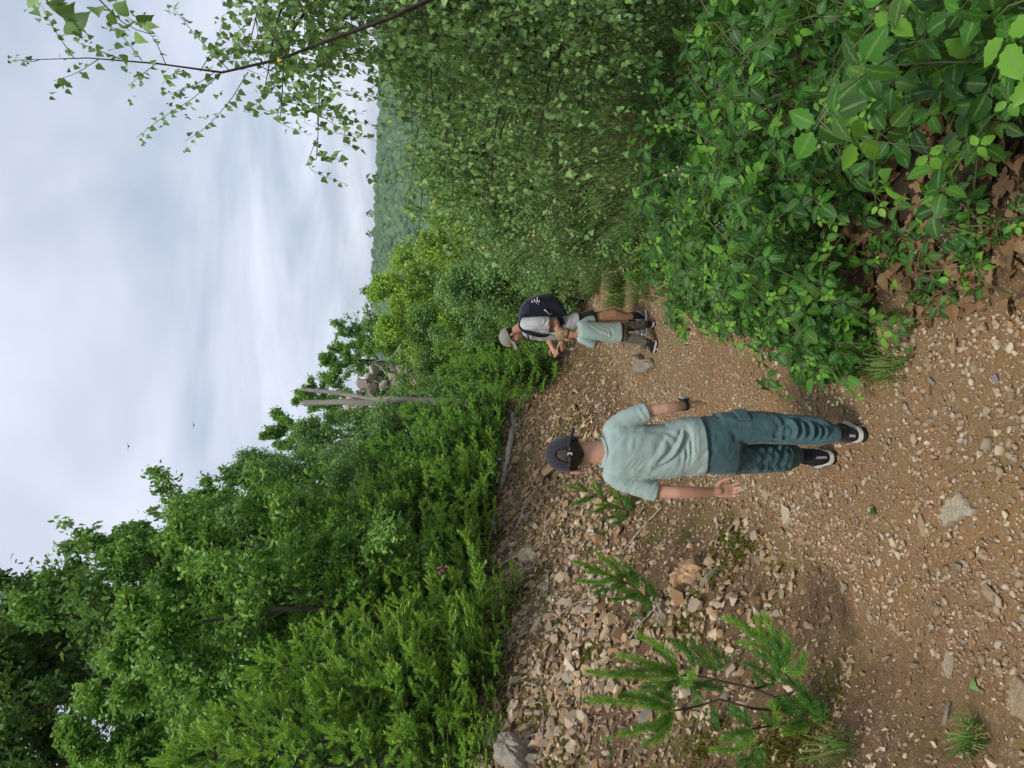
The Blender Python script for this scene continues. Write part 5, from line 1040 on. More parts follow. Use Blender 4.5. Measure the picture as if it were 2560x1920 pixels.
def head_vols(geo, c, A, s):
    L = lambda p: np.array(c) + A @ (np.array(p) * s)
    for p, rd in [((0, -.012, .032), (.074, .095, .086)), ((0, .028, -.03), (.060, .066, .086)), ((0, .045, -.082), (.042, .042, .032)), ((0, .100, -.028), (.013, .020, .016)), ((0, .094, -.006), (.010, .014, .034)), ((0, .089, -.060), (.022, .012, .006)), ((0, .088, -.069), (.019, .011, .006)),
                  ((0, .078, .016), (.048, .019, .010)), ((.036, .060, -.035), (.024, .026, .026)), ((-.036, .060, -.035), (.024, .026, .026)), ((0, .080, -.098), (.017, .014, .014))]: ell(geo, L(p), np.array(rd) * s, A)
    for q in (-1, 1):
        E = A @ np.array(Matrix.Rotation(q * .5, 3, 'Z')); ell(geo, L((q * .081, -.006, -.018)), np.array((.009, .021, .033)) * s, E); ell(geo, L((q * .083, -.008, .0)), np.array((.010, .018, .014)) * s, E)
def hand(geo, w_, d, pn, th, s, curl=.35, spread=.12):
    """wrist, finger direction, palm normal, thumb side; palm, four unequal bent fingers, thumb from the side"""
    d = unit(np.array(d, float)); pn = unit(np.array(pn) - d * (np.array(pn) @ d)); sd = np.cross(d, pn); sd = sd if sd @ np.array(th) > 0 else -sd; w_ = np.array(w_, float)
    A = np.stack([sd, d, pn], 1); ell(geo, w_ + d * .045 * s, (.040 * s, .052 * s, .014 * s), A); ell(geo, w_ + d * .07 * s, (.041 * s, .026 * s, .012 * s), A); limb(geo, [w_ - d * .03 * s, w_ + d * .03 * s], [.024 * s, .027 * s])
    for i, (o, L) in enumerate(((.030, .070), (.010, .078), (-.010, .073), (-.029, .056))):
        b = w_ + (d * .085 + sd * o) * s; dd = unit(d + sd * spread * (1.2 - i * .8)); a1 = curl * (.6 + .25 * i); p1 = b + dd * L * .45 * s; d2 = unit(dd * math.cos(a1) + pn * math.sin(a1)); p2 = p1 + d2 * L * .32 * s; d3 = unit(dd * math.cos(a1 * 1.9) + pn * math.sin(a1 * 1.9)); p3 = p2 + d3 * L * .27 * s
        limb(geo, [b - dd * .03 * s, b + pn * .003 * s * 0, p1, p2, p3], [.0095 * s, .0095 * s, .0088 * s, .008 * s, .0065 * s], 10)
    t0 = w_ + (d * .02 + sd * .026) * s; t1 = w_ + (d * .052 + sd * .056 + pn * .012) * s; t2 = w_ + (d * .083 + sd * .066 + pn * .026) * s; t3 = t2 + unit(d * .9 + sd * .1 + pn * .4) * .024 * s
    limb(geo, [t0, t1, t2, t3], [.016 * s, .0125 * s, .010 * s, .0075 * s], 10)
def person(label, org): return thing('person', label, 'person', org)
def body_obj(geo, parent, org, voxel, smooth=5):
    v, f = remesh(geo, voxel, smooth); g = Geo(); g.add(v - org, f); return g.build('body', M['skin'], parent, True)
def shoe(parent, org, heel, yaw, pitch, L, up, mats, high=.085, name='shoe'):
    """heel = ground point under the heel; yaw 0 points ahead; upper, pale midsole, dark outsole, laces"""
    Rm = np.array(Matrix.Rotation(yaw, 3, 'Z') @ Matrix.Rotation(-pitch, 3, 'X')); T = lambda p: (np.array(p) @ Rm.T) + np.array(heel) - org
    W = lambda t: L * (.155 + .045 * math.sin(math.pi * min(1, max(0, (t - .35) / .6))) if t < .95 else .12)
    g = Geo(); ys = [.02, .08, .2, .35, .5, .65, .8, .92, .985]; hs = [.075, .085, .085, .08, .068, .055, .045, .036, .02]
    sec_loft(g, [(0, y * L, .026 + h * L / .24 * .5) for y, h in zip(ys, hs)], [W(y) * (.55 if i in (0, 8) else .93) for i, y in enumerate(ys)], [h * L / .24 * .5 for h in hs], (1, 0, 0), (0, 0, 1), 20, 2.5)
    limb(g, [(0, L * .2, .06), (0, L * .2, .06 + high)], [L * .17, L * .155]); v, f = remesh(g, .005, 5); g = Geo(); g.add(T(v), f); so_ = g.build(name, mats[0], parent, True)
    def layer(z0, z1, grow, mat, nm):
        n = 26; pts = []
        for i in range(n):
            t = i / (n - 1); w_ = W(t * .98) * math.sin(math.pi * min(1, (t + .02) / .24) / 2) ** .6 * (math.sin(math.pi * min(1, (1.02 - t) / .3) / 2) ** .6)
            pts.append((w_ + grow, t * L))
        o2 = [(x, y) for x, y in pts] + [(-x, y) for x, y in pts[::-1]]; k = len(o2); lo = [(x, y, z0) for x, y in o2]; hi = [(x * 1.0, y, z1) for x, y in o2]; mi = [(x * 1.03, y, (z0 + z1) / 2) for x, y in o2]
        g = Geo(); g.add(T(np.array(lo + mi + hi)), np.array([(i + r_ * k, (i + 1) % k + r_ * k, (i + 1) % k + (r_ + 1) * k, i + (r_ + 1) * k) for r_ in (0, 1) for i in range(k)])); g.f.append((np.arange(k)[None] + 2 * k, 0)); g.f.append((np.arange(k)[::-1][None], 0)); g.build(nm, mat, so_)
    layer(.014, .031, .003, mats[1], 'midsole'); layer(0, .012, .001, mats[2], 'outsole')
    for i in range(4):
        y = L * (.42 + .09 * i); g = Geo(); z = .035 + (.083 - .03 * i / 3 - .004) * L / .24; g.add(*tube(T(np.array([(-.024, y, z - .006), (0, y + .006, z + .004), (.024, y, z - .006)])), .0025, 5)); g.build('lace', mats[3], so_, True)
    g = Geo(); g.add(T(np.array([(-.006, -.003, .05), (.006, -.003, .05), (.006, L * .03, .06 + high), (-.006, L * .03, .06 + high), (-.006, .004, .05), (.006, .004, .05), (.006, L * .03 + .004, .06 + high), (-.006, L * .03 + .004, .06 + high)])), np.array([(0, 1, 2, 3), (7, 6, 5, 4), (0, 4, 5, 1), (3, 2, 6, 7), (1, 5, 6, 2), (0, 3, 7, 4)])); g.build('heel_tab', mats[4] if len(mats) > 4 else mats[3], so_); return so_
def cap_obj(parent, org, c, A, s, mat, name, open_back=True, brim=.075, badge=None, droop=.25):
    L = lambda p: (np.asarray(p) * s) @ A.T + np.array(c) - org
    nu, nv = 120, 34; u = np.arange(nu) * 2 * math.pi / nu; e = np.linspace(0, math.pi / 2, nv); rx, ry, rz = .0835, .105, .102
    base_z = .022 + .012 * np.cos(u)
    v = []; 
    for k, a in enumerate(e):
        rr = math.cos(a) ** .82 if k < nv - 1 else 0.0; seam = 1 - .012 * np.exp(-(((u / (math.pi / 3)) % 1 - .5) / .06) ** 2) * (1 if 1 < k else .0)
        v.append(np.stack([np.sin(u) * rx * rr * seam, np.cos(u) * ry * rr * seam - .012, base_z * (1 - k / (nv - 1)) + .032 * k / (nv - 1) + rz * math.sin(a) * .95 * seam], -1))
    v = np.concatenate(v); q = []
    for k in range(nv - 1):
        for j in range(nu):
            ang = abs((u[j] + math.pi / nu) - math.pi); hgt = (k + .5) / nv
            if open_back and (ang / .46) ** 2 + (hgt / .42) ** 2 < 1: continue
            q.append((k * nu + j, k * nu + (j + 1) % nu, (k + 1) * nu + (j + 1) % nu, (k + 1) * nu + j))
    g = Geo(); g.add(L(v), np.array(q)); o = g.build(name, mat, parent, True); m_ = o.modifiers.new('thickness', 'SOLIDIFY'); m_.thickness = .003
    g = Geo(); n = 15; bv = []
    for r_ in range(5):
        for i in range(n):
            a = (i / (n - 1) - .5) * 2.3; f_ = r_ / 4; bx = math.sin(a) * (rx + .002); by = math.cos(a) * (ry + .002) - .012; ext = brim * f_ * max(.0, math.cos(a * .78)) ** .7
            bv.append((bx * (1 + .05 * f_), by + ext, base_z[0] - droop * ext * .8 - .16 * (bx / rx) ** 2 * f_ * .12 + .002))
    g.add(L(np.array(bv)), np.array([(r_ * n + i, r_ * n + i + 1, (r_ + 1) * n + i + 1, (r_ + 1) * n + i) for r_ in range(4) for i in range(n - 1)])); b = g.build('brim', mat, o, True); m_ = b.modifiers.new('thickness', 'SOLIDIFY'); m_.thickness = .004
    g = Geo(); ell(g, L((0, -.012, .032 + rz * .95)), np.array((.007, .007, .004)) * s, A); g.build('button', mat, o, True)
    if open_back:
        g = Geo(); ua = np.linspace(math.pi - .62, math.pi + .62, 15); sv = []
        for z in (-.003, .013): sv += [(math.sin(a) * (rx + .002), math.cos(a) * (ry + .003) - .012, .022 + .012 * math.cos(a) + z) for a in ua]
        k = 15; g.add(L(np.array(sv)), np.array([(i, i + 1, k + i + 1, k + i) for i in range(k - 1)])); g.f.append((np.array([(k - 1, 2 * k - 1, 2 * k, 2 * k + 1)]), 0)); tail = L(np.array([(.125, -.06, .004), (.124, -.063, -.010)])); g.v.append(tail); g.f[-1] = (np.array([(0, k, 2 * k, 2 * k + 1)]), 0); g.n += 2
        st = g.build('strap', mat, o, True); m_ = st.modifiers.new('thickness', 'SOLIDIFY'); m_.thickness = .003
        bx = lambda x0, z0, x1, z1, t: L(np.array([(x, y, z) for y in (-ry - .018, -ry - .018 + t) for z in (z0, z1) for x in (x0, x1)]))
        F6 = np.array([(0, 1, 3, 2), (4, 6, 7, 5), (0, 4, 5, 1), (2, 3, 7, 6), (0, 2, 6, 4), (1, 5, 7, 3)]); g = Geo(); g.add(bx(-.002, .004, .012, .026, .006), F6); g.build('buckle', M['metal'], o)
        for px_ in (-.022, .026): g = Geo(); g.add(bx(px_, .014, px_ + .003, .017, .005), F6); g.build('rivet', M['metal'], o)
    if badge is not None:
        p = L(badge); nrm = unit(p - L((0, -.01, .03))); s1 = unit(np.cross(nrm, [0, 0, 1.0])); s2 = np.cross(nrm, s1); th = np.arange(14) * 2 * math.pi / 14; rg = p + .016 * (np.cos(th)[:, None] * s1 + np.sin(th)[:, None] * s2)
        g = Geo(); g.add(np.concatenate([rg - nrm * .004, rg + nrm * .004]), np.array([(i, (i + 1) % 14, 14 + (i + 1) % 14, 14 + i) for i in range(14)])); g.f.append((np.arange(14)[None] + 14, 0)); g.build('badge', M['orange'], o)
    return o

# ---- older boy, walking away, seen from behind
DK = 3.24
K = lambda X, Y, d=0: P(X, Y, DK + d)
px_ = DK / F
org = P(2150, 1115, DK); org[2] = gz(org[0], org[1]); pk = person('older boy in sage t-shirt, teal cargo trousers and dark cap walking away', org)
A = head_frame((-.05, 1, -.22), (0, .2, 1)); hc = K(1432, 1135, .01); hs = .93
def Z2(zx, zy, d=0): return K(1340 + zx / 2.514, 960 + zy / 2.514, d)
# where the feet stand
def foot(X, Y):
    q = G(X, Y); return q
fr_, fl_ = foot(2178, 1090), foot(2098, 1143)
dR, dL = fr_[1] - DK, fl_[1] - DK
g = Geo(); head_vols(g, hc, A, hs)
limb(g, [K(1445, 1133, .02), K(1480, 1131, .0), K(1530, 1130, -.0)], [.046, .046, .06])
sec_loft(g, [K(1512, 1131), K(1535, 1130), K(1580, 1130), K(1650, 1128), K(1720, 1118), K(1790, 1114), K(1830, 1113)], np.array([40, 68, 60, 58, 60, 62, 40]) * px_, [.05, .07, .075, .075, .075, .08, .06], (1, 0, 0), (0, 1, 0))
hemR, elR, wrR = K(1617, 1030, -.02), K(1664, 1021, -.04), K(1716, 1012, -.01)
hemL, elL, wrL = K(1638, 1227, -.02), K(1694, 1231, -.05), K(1784, 1229, -.03)
shR, shL = K(1548, 1068), K(1553, 1200)
limb(g, [shR, hemR, elR], [.034, .029, .025]); limb(g, [elR, K(1684, 1018, -.035), wrR], [.026, .026, .0185])
limb(g, [shL, hemL, elL], [.034, .031, .028]); limb(g, [elL, K(1725, 1231, -.05), wrL], [.028, .0275, .0185])
hand(g, wrR, wrR - elR + np.array([.0, .01, -.02]), (-1, .25, 0), (.2, 1, 0), .74, .75, .05)
hand(g, wrL, wrL - elL + np.array([.012, -.03, -.02]), (.25, -1, .15), (1, 0, 0), .78, .75, .10)
hipR, hipL = K(1790, 1080), K(1790, 1148); knR, knL = K(1945, 1075, dR * .35 + .02), K(1935, 1145, dL * .6 + .02); anR = K(2095, 1086, dR + .03); anL = K(2005, 1138, dL + .03)
limb(g, [hipR, knR, anR], [.052, .032, .022]); limb(g, [hipL, knL + [0, .012, 0], anL], [.05, .030, .022])
limb(g, [anR, fr_ + [0, .06, .05]], [.03, .028]); limb(g, [anL, fl_ + [0, .06, .05]], [.03, .028])
body_obj(g, pk, org, .0042, 3)
# hair under the cap
g = Geo(); Lh = lambda p: hc + A @ (np.array(p) * hs)
ell(g, Lh((0, -.022, .03)), np.array((.0785, .093, .085)) * hs, A); ell(g, Lh((0, -.054, -.004)), np.array((.052, .040, .040)) * hs, A); ell(g, Lh((0, -.058, -.030)), np.array((.026, .022, .024)) * hs, A)
for q in (-1, 1): ell(g, Lh((q * .066, -.03, .0)), np.array((.012, .024, .028)) * hs, A)
v, f = remesh(g, .005, 3); v = v + vnormals(v, f) * ((fbm(v * [1, 1, .35], 160, 2, 3) - .5) * .006)[:, None]; g = Geo(); g.add(v - org, f); g.build('hair', M['hair_dark'], pk, True)
for q in (-1, 1):
    g = Geo(); ell(g, Lh((q * .031, .076, .000)), np.array((.012, .012, .012)) * hs, A); g.v = [x - org for x in g.v]; g.build('eye', M['eye'], pk, True)
cap_obj(pk, org, hc + A @ np.array([0, -.002, .0]), A, hs * .99, M['capcloth'], 'cap')
# t-shirt
g = Geo(); Xs = [1500, 1508, 1520, 1538, 1575, 1614, 1660, 1700, 1722, 1745, 1768, 1778]; Yc = [1131, 1131, 1128, 1126, 1129, 1130, 1128, 1118, 1115.5, 1114.5, 1113, 1113]; hw = [33, 38, 56, 74, 73, 70.5, 71.5, 75, 77, 76, 75.5, 75]
sec_loft(g, [K(x, y) for x, y in zip(Xs, Yc)], np.array(hw) * px_, [.050, .058, .07, .08, .088, .09, .09, .094, .10, .098, .10, .10], (1, 0, 0), (0, 1, 0), 32, 2.4)
limb(g, [K(1530, 1075), K(1548, 1062), K(1585, 1043, -.01), K(1624, 1027, -.02)], [.045, .047, .044, .043]); limb(g, [K(1533, 1185), K(1555, 1200), K(1600, 1215, -.01), K(1644, 1229, -.02)], [.045, .048, .045, .044])
v, f = remesh(g, .0045, 5)
rid = [([Z2(470, 350, -.08), Z2(560, 300, -.08), Z2(700, 262, -.07)], .008, .008), ([Z2(760, 520, -.09), Z2(850, 455, -.09), Z2(915, 350, -.09), Z2(945, 250, -.08)], .009, .011), ([Z2(948, 230, -.08), Z2(962, 350, -.1), Z2(965, 450, -.1), Z2(945, 550, -.08)], .007, .012), ([Z2(865, 205, -.06), Z2(905, 255, -.09), Z2(945, 330, -.1)], .009, .008),
       ([Z2(740, 600, -.06), Z2(650, 570, -.08), Z2(545, 560, -.08)], .010, .006), ([Z2(830, 330, -.09), Z2(790, 440, -.09), Z2(700, 540, -.09)], .014, .005), ([Z2(905, 570, -.07), Z2(930, 520, -.09), Z2(940, 430, -.1)], .009, .008), ([Z2(600, 420, -.09), Z2(610, 300, -.09)], .010, .003), ([Z2(720, 260, -.07), Z2(800, 290, -.09), Z2(870, 370, -.09)], .012, .005),
       ([Z2(520, 640, -.05), Z2(600, 625, -.06), Z2(690, 610, -.06)], .008, .005), ([Z2(580, 700, -.04), Z2(640, 650, -.06), Z2(720, 620, -.06)], .008, .005), ([Z2(500, 250, -.05), Z2(580, 210, -.06), Z2(680, 240, -.06)], .009, .005), ([Z2(640, 140, -.04), Z2(660, 180, -.06), Z2(690, 225, -.05)], .007, .004),
       ([Z2(425, 345, -.05), Z2(432, 430, -.06), Z2(425, 515, -.05)], .006, .003), ([Z2(1000, 200, -.05), Z2(1010, 380, -.1), Z2(1015, 575, -.05)], .005, -.002)]
v = fold(v, f, rid, (0, -1, 0)); wr = fbm(v @ np.array([[.8, 0, .6], [0, 1, 0], [-.6, 0, .8]]) * [.45, 1, 2.0], 14, 3, 12); v = v + vnormals(v, f) * ((fbm(v * [1, 1, 1.6], 9, 3, 13) - .5) * .010 + np.abs(wr - .5) * -.016 + .003)[:, None]
v, f = hem_cut(v, f, K(1749, 1114), K(1800, 1110) - K(1740, 1116), .2); v, f = hem_cut(v, f, K(1616, 1030, -.02), K(1640, 1019, -.02) - K(1595, 1038, -.02), .056); v, f = hem_cut(v, f, K(1638, 1227, -.02), K(1660, 1232, -.02) - K(1620, 1224, -.02), .056); v, f = hem_cut(v, f, K(1501, 1131, .0), (0, .12, 1), .055)
cloth_obj('t_shirt', v, f, M['sage'], pk, org)
th = np.linspace(0, 2 * math.pi, 33); cc_ = K(1504, 1131, .0); ring = np.array([cc_ + [.061 * math.cos(a), .056 * math.sin(a), .008 * math.sin(a)] for a in th]); g = Geo(); v, q = tube(ring, .0065, 8); g.add(v - org, q); g.build('collar', M['sage'], bpy.data.objects[pk.children[-1].name] if pk.children else pk, True)
# trousers
g = Geo(); sec_loft(g, [K(1735, 1114), K(1765, 1113), K(1800, 1112), K(1832, 1112), K(1850, 1111)], np.array([70, 76, 80, 80, 60]) * px_, [.085, .095, .10, .085, .04], (1, 0, 0), (0, 1, 0), 28, 2.5)
RL = [(1790, 1071, 45), (1857, 1069, 47), (1897, 1069, 46), (1937, 1070, 45), (1976, 1074, 42), (2016, 1076, 42), (2048, 1079, 40), (2070, 1083, 31), (2092, 1085, 21)]; LL = [(1790, 1150, 42), (1857, 1148, 41), (1897, 1147, 40), (1937, 1145, 39), (1960, 1142, 40), (1982, 1139, 34), (1999, 1139, 22)]
def legd(X, right): return float(np.interp(X, [1790, 1940, 2095 if right else 2005], [0, (dR * .35 if right else dL * .6) + .02, (dR if right else dL) + .03]))
for S_, dd in ((RL, dR), (LL, dL)):
    n = len(S_); ds = [legd(x, S_ is RL) for x, _, _ in S_]; sec_loft(g, [K(x, y, q + .0) for (x, y, _), q in zip(S_, ds)], [(w_) * (DK + q) / F for (_, _, w_), q in zip(S_, ds)], [max(.045, w_ * px_ * 1.08) for _, _, w_ in S_], (1, 0, 0), (0, 1, 0), 24, 2.3)
v, f = remesh(g, .0045, 16)
def TZ(zx, zy, right):
    X = 1340 + zx / 2.514; return Z2(zx, zy, legd(X, right) - .06)
rid = [([TZ(a, b, 1) for a, b in s], w_, h) for s, w_, h in [(a_, b_ * .85, c_ * 1.5) for a_, b_, c_ in [([(1500, 190), (1545, 270), (1530, 375)], .012, .009), ([(1590, 210), (1640, 285), (1625, 375)], .011, .011), ([(1660, 215), (1690, 300), (1670, 375)], .009, .009), ([(1715, 215), (1745, 290), (1725, 375)], .010, .012), ([(1765, 225), (1790, 300), (1775, 370)], .008, .010), ([(1810, 240), (1832, 305), (1822, 360)], .008, .010), ([(1240, 340), (1400, 330), (1560, 350)], .013, .006), ([(1180, 200), (1330, 250), (1480, 240)], .016, .005), ([(1110, 250), (1150, 330), (1240, 375)], .012, .005), ([(1440, 330), (1520, 300), (1600, 240)], .010, .007)]]]
rid += [([TZ(a, b, 0) for a, b in s], w_, h) for s, w_, h in [(a_, b_ * .85, c_ * 1.5) for a_, b_, c_ in [([(1300, 545), (1360, 490), (1340, 400)], .013, .006), ([(1390, 545), (1440, 470), (1415, 395)], .012, .010), ([(1450, 540), (1490, 470), (1470, 395)], .009, .009), ([(1510, 535), (1540, 465), (1525, 380)], .010, .012), ([(1560, 540), (1585, 460), (1570, 380)], .008, .010), ([(1605, 520), (1625, 450), (1615, 400)], .007, .008), ([(1120, 420), (1250, 430), (1380, 470)], .014, .006)]]]
v = fold(v, f, rid); v = v + vnormals(v, f) * ((fbm(v, 11, 3, 15) - .5) * .012 - np.abs(fbm(v * [1, 1, 1.8], 17, 3, 16) - .5) * .016)[:, None]
for S_, dd in ((RL, dR), (LL, dL)): x, y, w_ = S_[-1]; v, f = hem_cut(v, f, K(x - 3, y, dd + .03), (0, .15, -1), .06)
tro = cloth_obj('trousers', v, f, M['teal'], pk, org)
fx = [TZ(1252, 158, 1), TZ(1330, 152, 1), TZ(1345, 220, 1), TZ(1272, 222, 1)]; fx = np.array([p - [0, .015 if i > 1 else -.02, 0] for i, p in enumerate(fx)]); nrm = unit(np.array([.55, -.83, .05])); g = Geo(); fx = fx + nrm * .001
g.add(np.concatenate([fx - nrm * .01 - org, fx - org]), np.array([(4, 5, 6, 7), (0, 1, 5, 4), (1, 2, 6, 5), (2, 3, 7, 6), (3, 0, 4, 7), (3, 2, 1, 0)])); fo = g.build('pocket_flap', M['teal'], tro); bv_ = fo.modifiers.new('soft', 'BEVEL'); bv_.width = .003; bv_.segments = 2
for (a_, hl, kn_) in ((anR, fr_, knR), (anL, fl_, knL)):
    g = Geo(); limb(g, [a_ + (kn_ - a_) * .3, a_, a_ * .5 + (hl + [0, .05, .09]) * .5, hl + [0, .05, .08]], [.031, .034, .035, .037]); g.v = [x - org for x in g.v]; g.build('sock', M['sock'], pk, True)
SM = [M['shoe_black'], M['white'], M['rubber'], M['blackcloth'], M['stripe']]
shoe(pk, org, fr_ + [0, .0, .012], R(-4), R(9), .215, None, SM, .075); shoe(pk, org, fl_ + [0, .0, .008], R(8), R(4), .215, None, SM, .075)
wp = wrR * .9 + elR * .1; ax = unit(wrR - elR); s1 = unit(np.cross(ax, [0, 1.0, 0])); s2 = np.cross(ax, s1); th = np.linspace(0, 2 * math.pi, 25); g = Geo()
for o_ in np.linspace(-.007, .007, 4): v, q = tube(np.array([wp + ax * o_ + .0235 * (math.cos(a) * s1 + math.sin(a) * s2) for a in th]), .003, 6); g.add(v - org, q)
wt = g.build('watch_strap', M['rubber'], pk, True); fd = unit(np.array([1, -.15, .1])); A2 = np.stack([ax, np.cross(fd, ax), fd], 1)
for nm, sz, of, mt in (('watch_case', (.017, .015, .005), .027, 'rubber'), ('watch_face', (.013, .012, .002), .0335, 'screen')):
    v = np.array([(x, y, z) for x in (-1, 1) for y in (-1, 1) for z in (-1, 1)]) * sz; g = Geo(); g.add(v @ A2.T + wp + fd * of - org, np.array([(0, 1, 3, 2), (4, 6, 7, 5), (0, 4, 5, 1), (2, 3, 7, 6), (0, 2, 6, 4), (1, 5, 7, 3)])); g.build(nm, M[mt], wt)

# ---- man with a backpack, side on, looking down to the left
qf = G(1618, 790); DM = qf[1]; pxm = DM / F
Z1 = lambda zx, zy, d=0: P(1200 + zx / 3.687, 650 + zy / 3.687, DM + d)
org = np.array(qf); pm = person('man in grey t-shirt, black shorts and olive cap bending toward the small boy', org)
hc = Z1(285, 705, .02); A = head_frame((-.82, -.10, -.48), (-.45, 0, .85)); hs = .98
g = Geo(); head_vols(g, hc, A, hs); Lh = lambda p: hc + A @ (np.array(p) * hs)
limb(g, [Lh((0, -.02, -.06)), Z1(375, 625, .03), Z1(420, 600, .04)], [.058, .06, .075])
sec_loft(g, [Z1(400, 610, .05), Z1(440, 620, .05), Z1(560, 630, .05), Z1(700, 620, .05), Z1(840, 570, .05), Z1(900, 560, .05)], [.06, .09, .105, .095, .07, .05], [.08, .16, .17, .155, .12, .08], (1, 0, 0), (0, 1, 0))
shl, shr = Z1(440, 600, -.12), Z1(440, 620, .22); ell_, wl = Z1(695, 570, -.17), Z1(748, 742, -.05); er, wrr = Z1(640, 650, .2), Z1(664, 800, .05)
limb(g, [shl, Z1(560, 580, -.17), ell_], [.055, .05, .042]); limb(g, [ell_, Z1(720, 640, -.13), wl], [.042, .041, .028]); limb(g, [shr, Z1(560, 620, .24), er], [.055, .05, .042]); limb(g, [er, Z1(640, 730, .14), wrr], [.042, .041, .028])
hand(g, wl, Z1(772, 815, -.01) - wl, (-.2, .9, .1), (-.6, 0, .8), .92, .9, .05); hand(g, wrr, Z1(692, 850, .02) - wrr, (-.2, -.9, .1), (-.6, 0, .8), .92, .9, .05)
h1, k1, a1 = Z1(920, 560, -.03), Z1(1110, 520, -.08), Z1(1430, 515, -.02); h2, k2, a2 = Z1(920, 565, .13), Z1(1100, 560, .22), Z1(1400, 560, .25)
for h_, k_, a_ in ((h1, k1, a1), (h2, k2, a2)):
    cf = k_ * .62 + a_ * .38 + [.022, 0, 0]; limb(g, [h_, (h_ + k_) / 2, k_], [.075, .072, .058]); limb(g, [k_, cf, k_ * .25 + a_ * .75, a_], [.056, .064, .043, .036])
g2r = np.array([a2[0], a2[1], 0]); g2r[2] = gz(a2[0], a2[1])
limb(g, [a1, qf + [-.05, 0, .06]], [.036, .035]); limb(g, [a2, g2r + [-.05, 0, .06]], [.036, .035])
body_obj(g, pm, org, .006, 4)
for q in (-1, 1):
    g = Geo(); ell(g, Lh((q * .031, .0775, .000)), np.array((.012, .012, .012)) * hs, A); g.v = [x - org for x in g.v]; g.build('eye', M['eye'], pm, True)
g = Geo(); ell(g, Lh((0, -.02, .03)), np.array((.079, .095, .085)) * hs, A); ell(g, Lh((0, -.06, -.02)), np.array((.055, .04, .04)) * hs, A); v, f = remesh(g, .007, 2); g = Geo(); g.add(v - org, f); g.build('hair', M['hair_dark'], pm, True)
cap_obj(pm, org, hc, A, hs * 1.02, M['olivecap'], 'cap', False, .075, (-.045, .088, .075))
g = Geo(); sec_loft(g, [Z1(372, 615, .05), Z1(400, 615, .05), Z1(450, 625, .05), Z1(560, 632, .05), Z1(700, 628, .05), Z1(800, 590, .05), Z1(880, 565, .05), Z1(900, 562, .05)], [.07, .11, .13, .14, .13, .108, .102, .102], [.08, .15, .19, .20, .19, .195, .20, .20], (1, 0, 0), (0, 1, 0), 28)
limb(g, [Z1(430, 600, -.10), Z1(520, 582, -.16), Z1(655, 578, -.17)], [.075, .075, .072]); limb(g, [Z1(430, 620, .2), Z1(520, 620, .24), Z1(620, 640, .22)], [.075, .075, .07])
v, f = remesh(g, .008, 4); v = fold(v, f, [([Z1(400, 640, -.15), Z1(520, 650, -.2), Z1(640, 640, -.2)], .016, .012), ([Z1(560, 600, -.22), Z1(600, 560, -.24)], .012, .008), ([Z1(620, 600, -.24), Z1(640, 540, -.24)], .012, .006), ([Z1(800, 640, -.1), Z1(830, 560, -.14), Z1(850, 500, -.1)], .014, .008), ([Z1(600, 700, -.12), Z1(680, 670, -.15)], .014, .008)])
v = v + vnormals(v, f) * ((fbm(v, 8, 3, 19) - .5) * .02)[:, None]; v, f = hem_cut(v, f, Z1(882, 565, .05), (0, 0, -1), .26); v, f = hem_cut(v, f, Z1(640, 578, -.17), Z1(655, 578, -.17) - Z1(520, 582, -.16), .11); v, f = hem_cut(v, f, Z1(605, 640, .22), Z1(620, 640, .22) - Z1(520, 620, .24), .11); v, f = hem_cut(v, f, Z1(377, 615, .05), (-.1, 0, 1), .09); cloth_obj('t_shirt', v, f, M['greyshirt'], pm, org, .005)
g = Geo(); sec_loft(g, [Z1(850, 567, .05), Z1(880, 567, .05), Z1(940, 560, .05), Z1(985, 560, .05)], [.086, .094, .10, .08], [.175, .185, .185, .15], (1, 0, 0), (0, 1, 0), 26)
limb(g, [Z1(940, 562, -.05), Z1(1010, 545, -.06), Z1(1075, 528, -.07)], [.10, .098, .09]); limb(g, [Z1(940, 562, .15), Z1(1010, 565, .18), Z1(1070, 565, .2)], [.10, .098, .09])
v, f = remesh(g, .009, 4); v = v + vnormals(v, f) * ((fbm(v, 12, 3, 29) - .5) * .02)[:, None]; v, f = hem_cut(v, f, Z1(1062, 530, -.07), Z1(1075, 528, -.07) - Z1(1010, 545, -.06), .13); v, f = hem_cut(v, f, Z1(1058, 565, .2), (0, 0, -1), .11); cloth_obj('shorts', v, f, M['blackcloth'], pm, org, .005)
for a_, gq in ((a1, qf), (a2, g2r)):
    g = Geo(); limb(g, [a_ + [0, 0, .05], a_ + [0, 0, -.03], np.array([a_[0] - .02, gq[1], gq[2] + .07])], [.044, .044, .05]); g.v = [x - org for x in g.v]; g.build('sock', M['blackcloth'], pm, True)
SMm = [M['shoe_grey'], M['white'], M['rubber'], M['blackcloth'], M['orange']]
shoe(pm, org, np.array([Z1(1540, 455)[0], qf[1] - .01, gz(Z1(1540, 455)[0], qf[1]) + .004]), R(88), R(2), .285, None, SMm, .05); shoe(pm, org, np.array([g2r[0] + .07, g2r[1], g2r[2] + .004]), R(80), R(2), .285, None, SMm, .05)
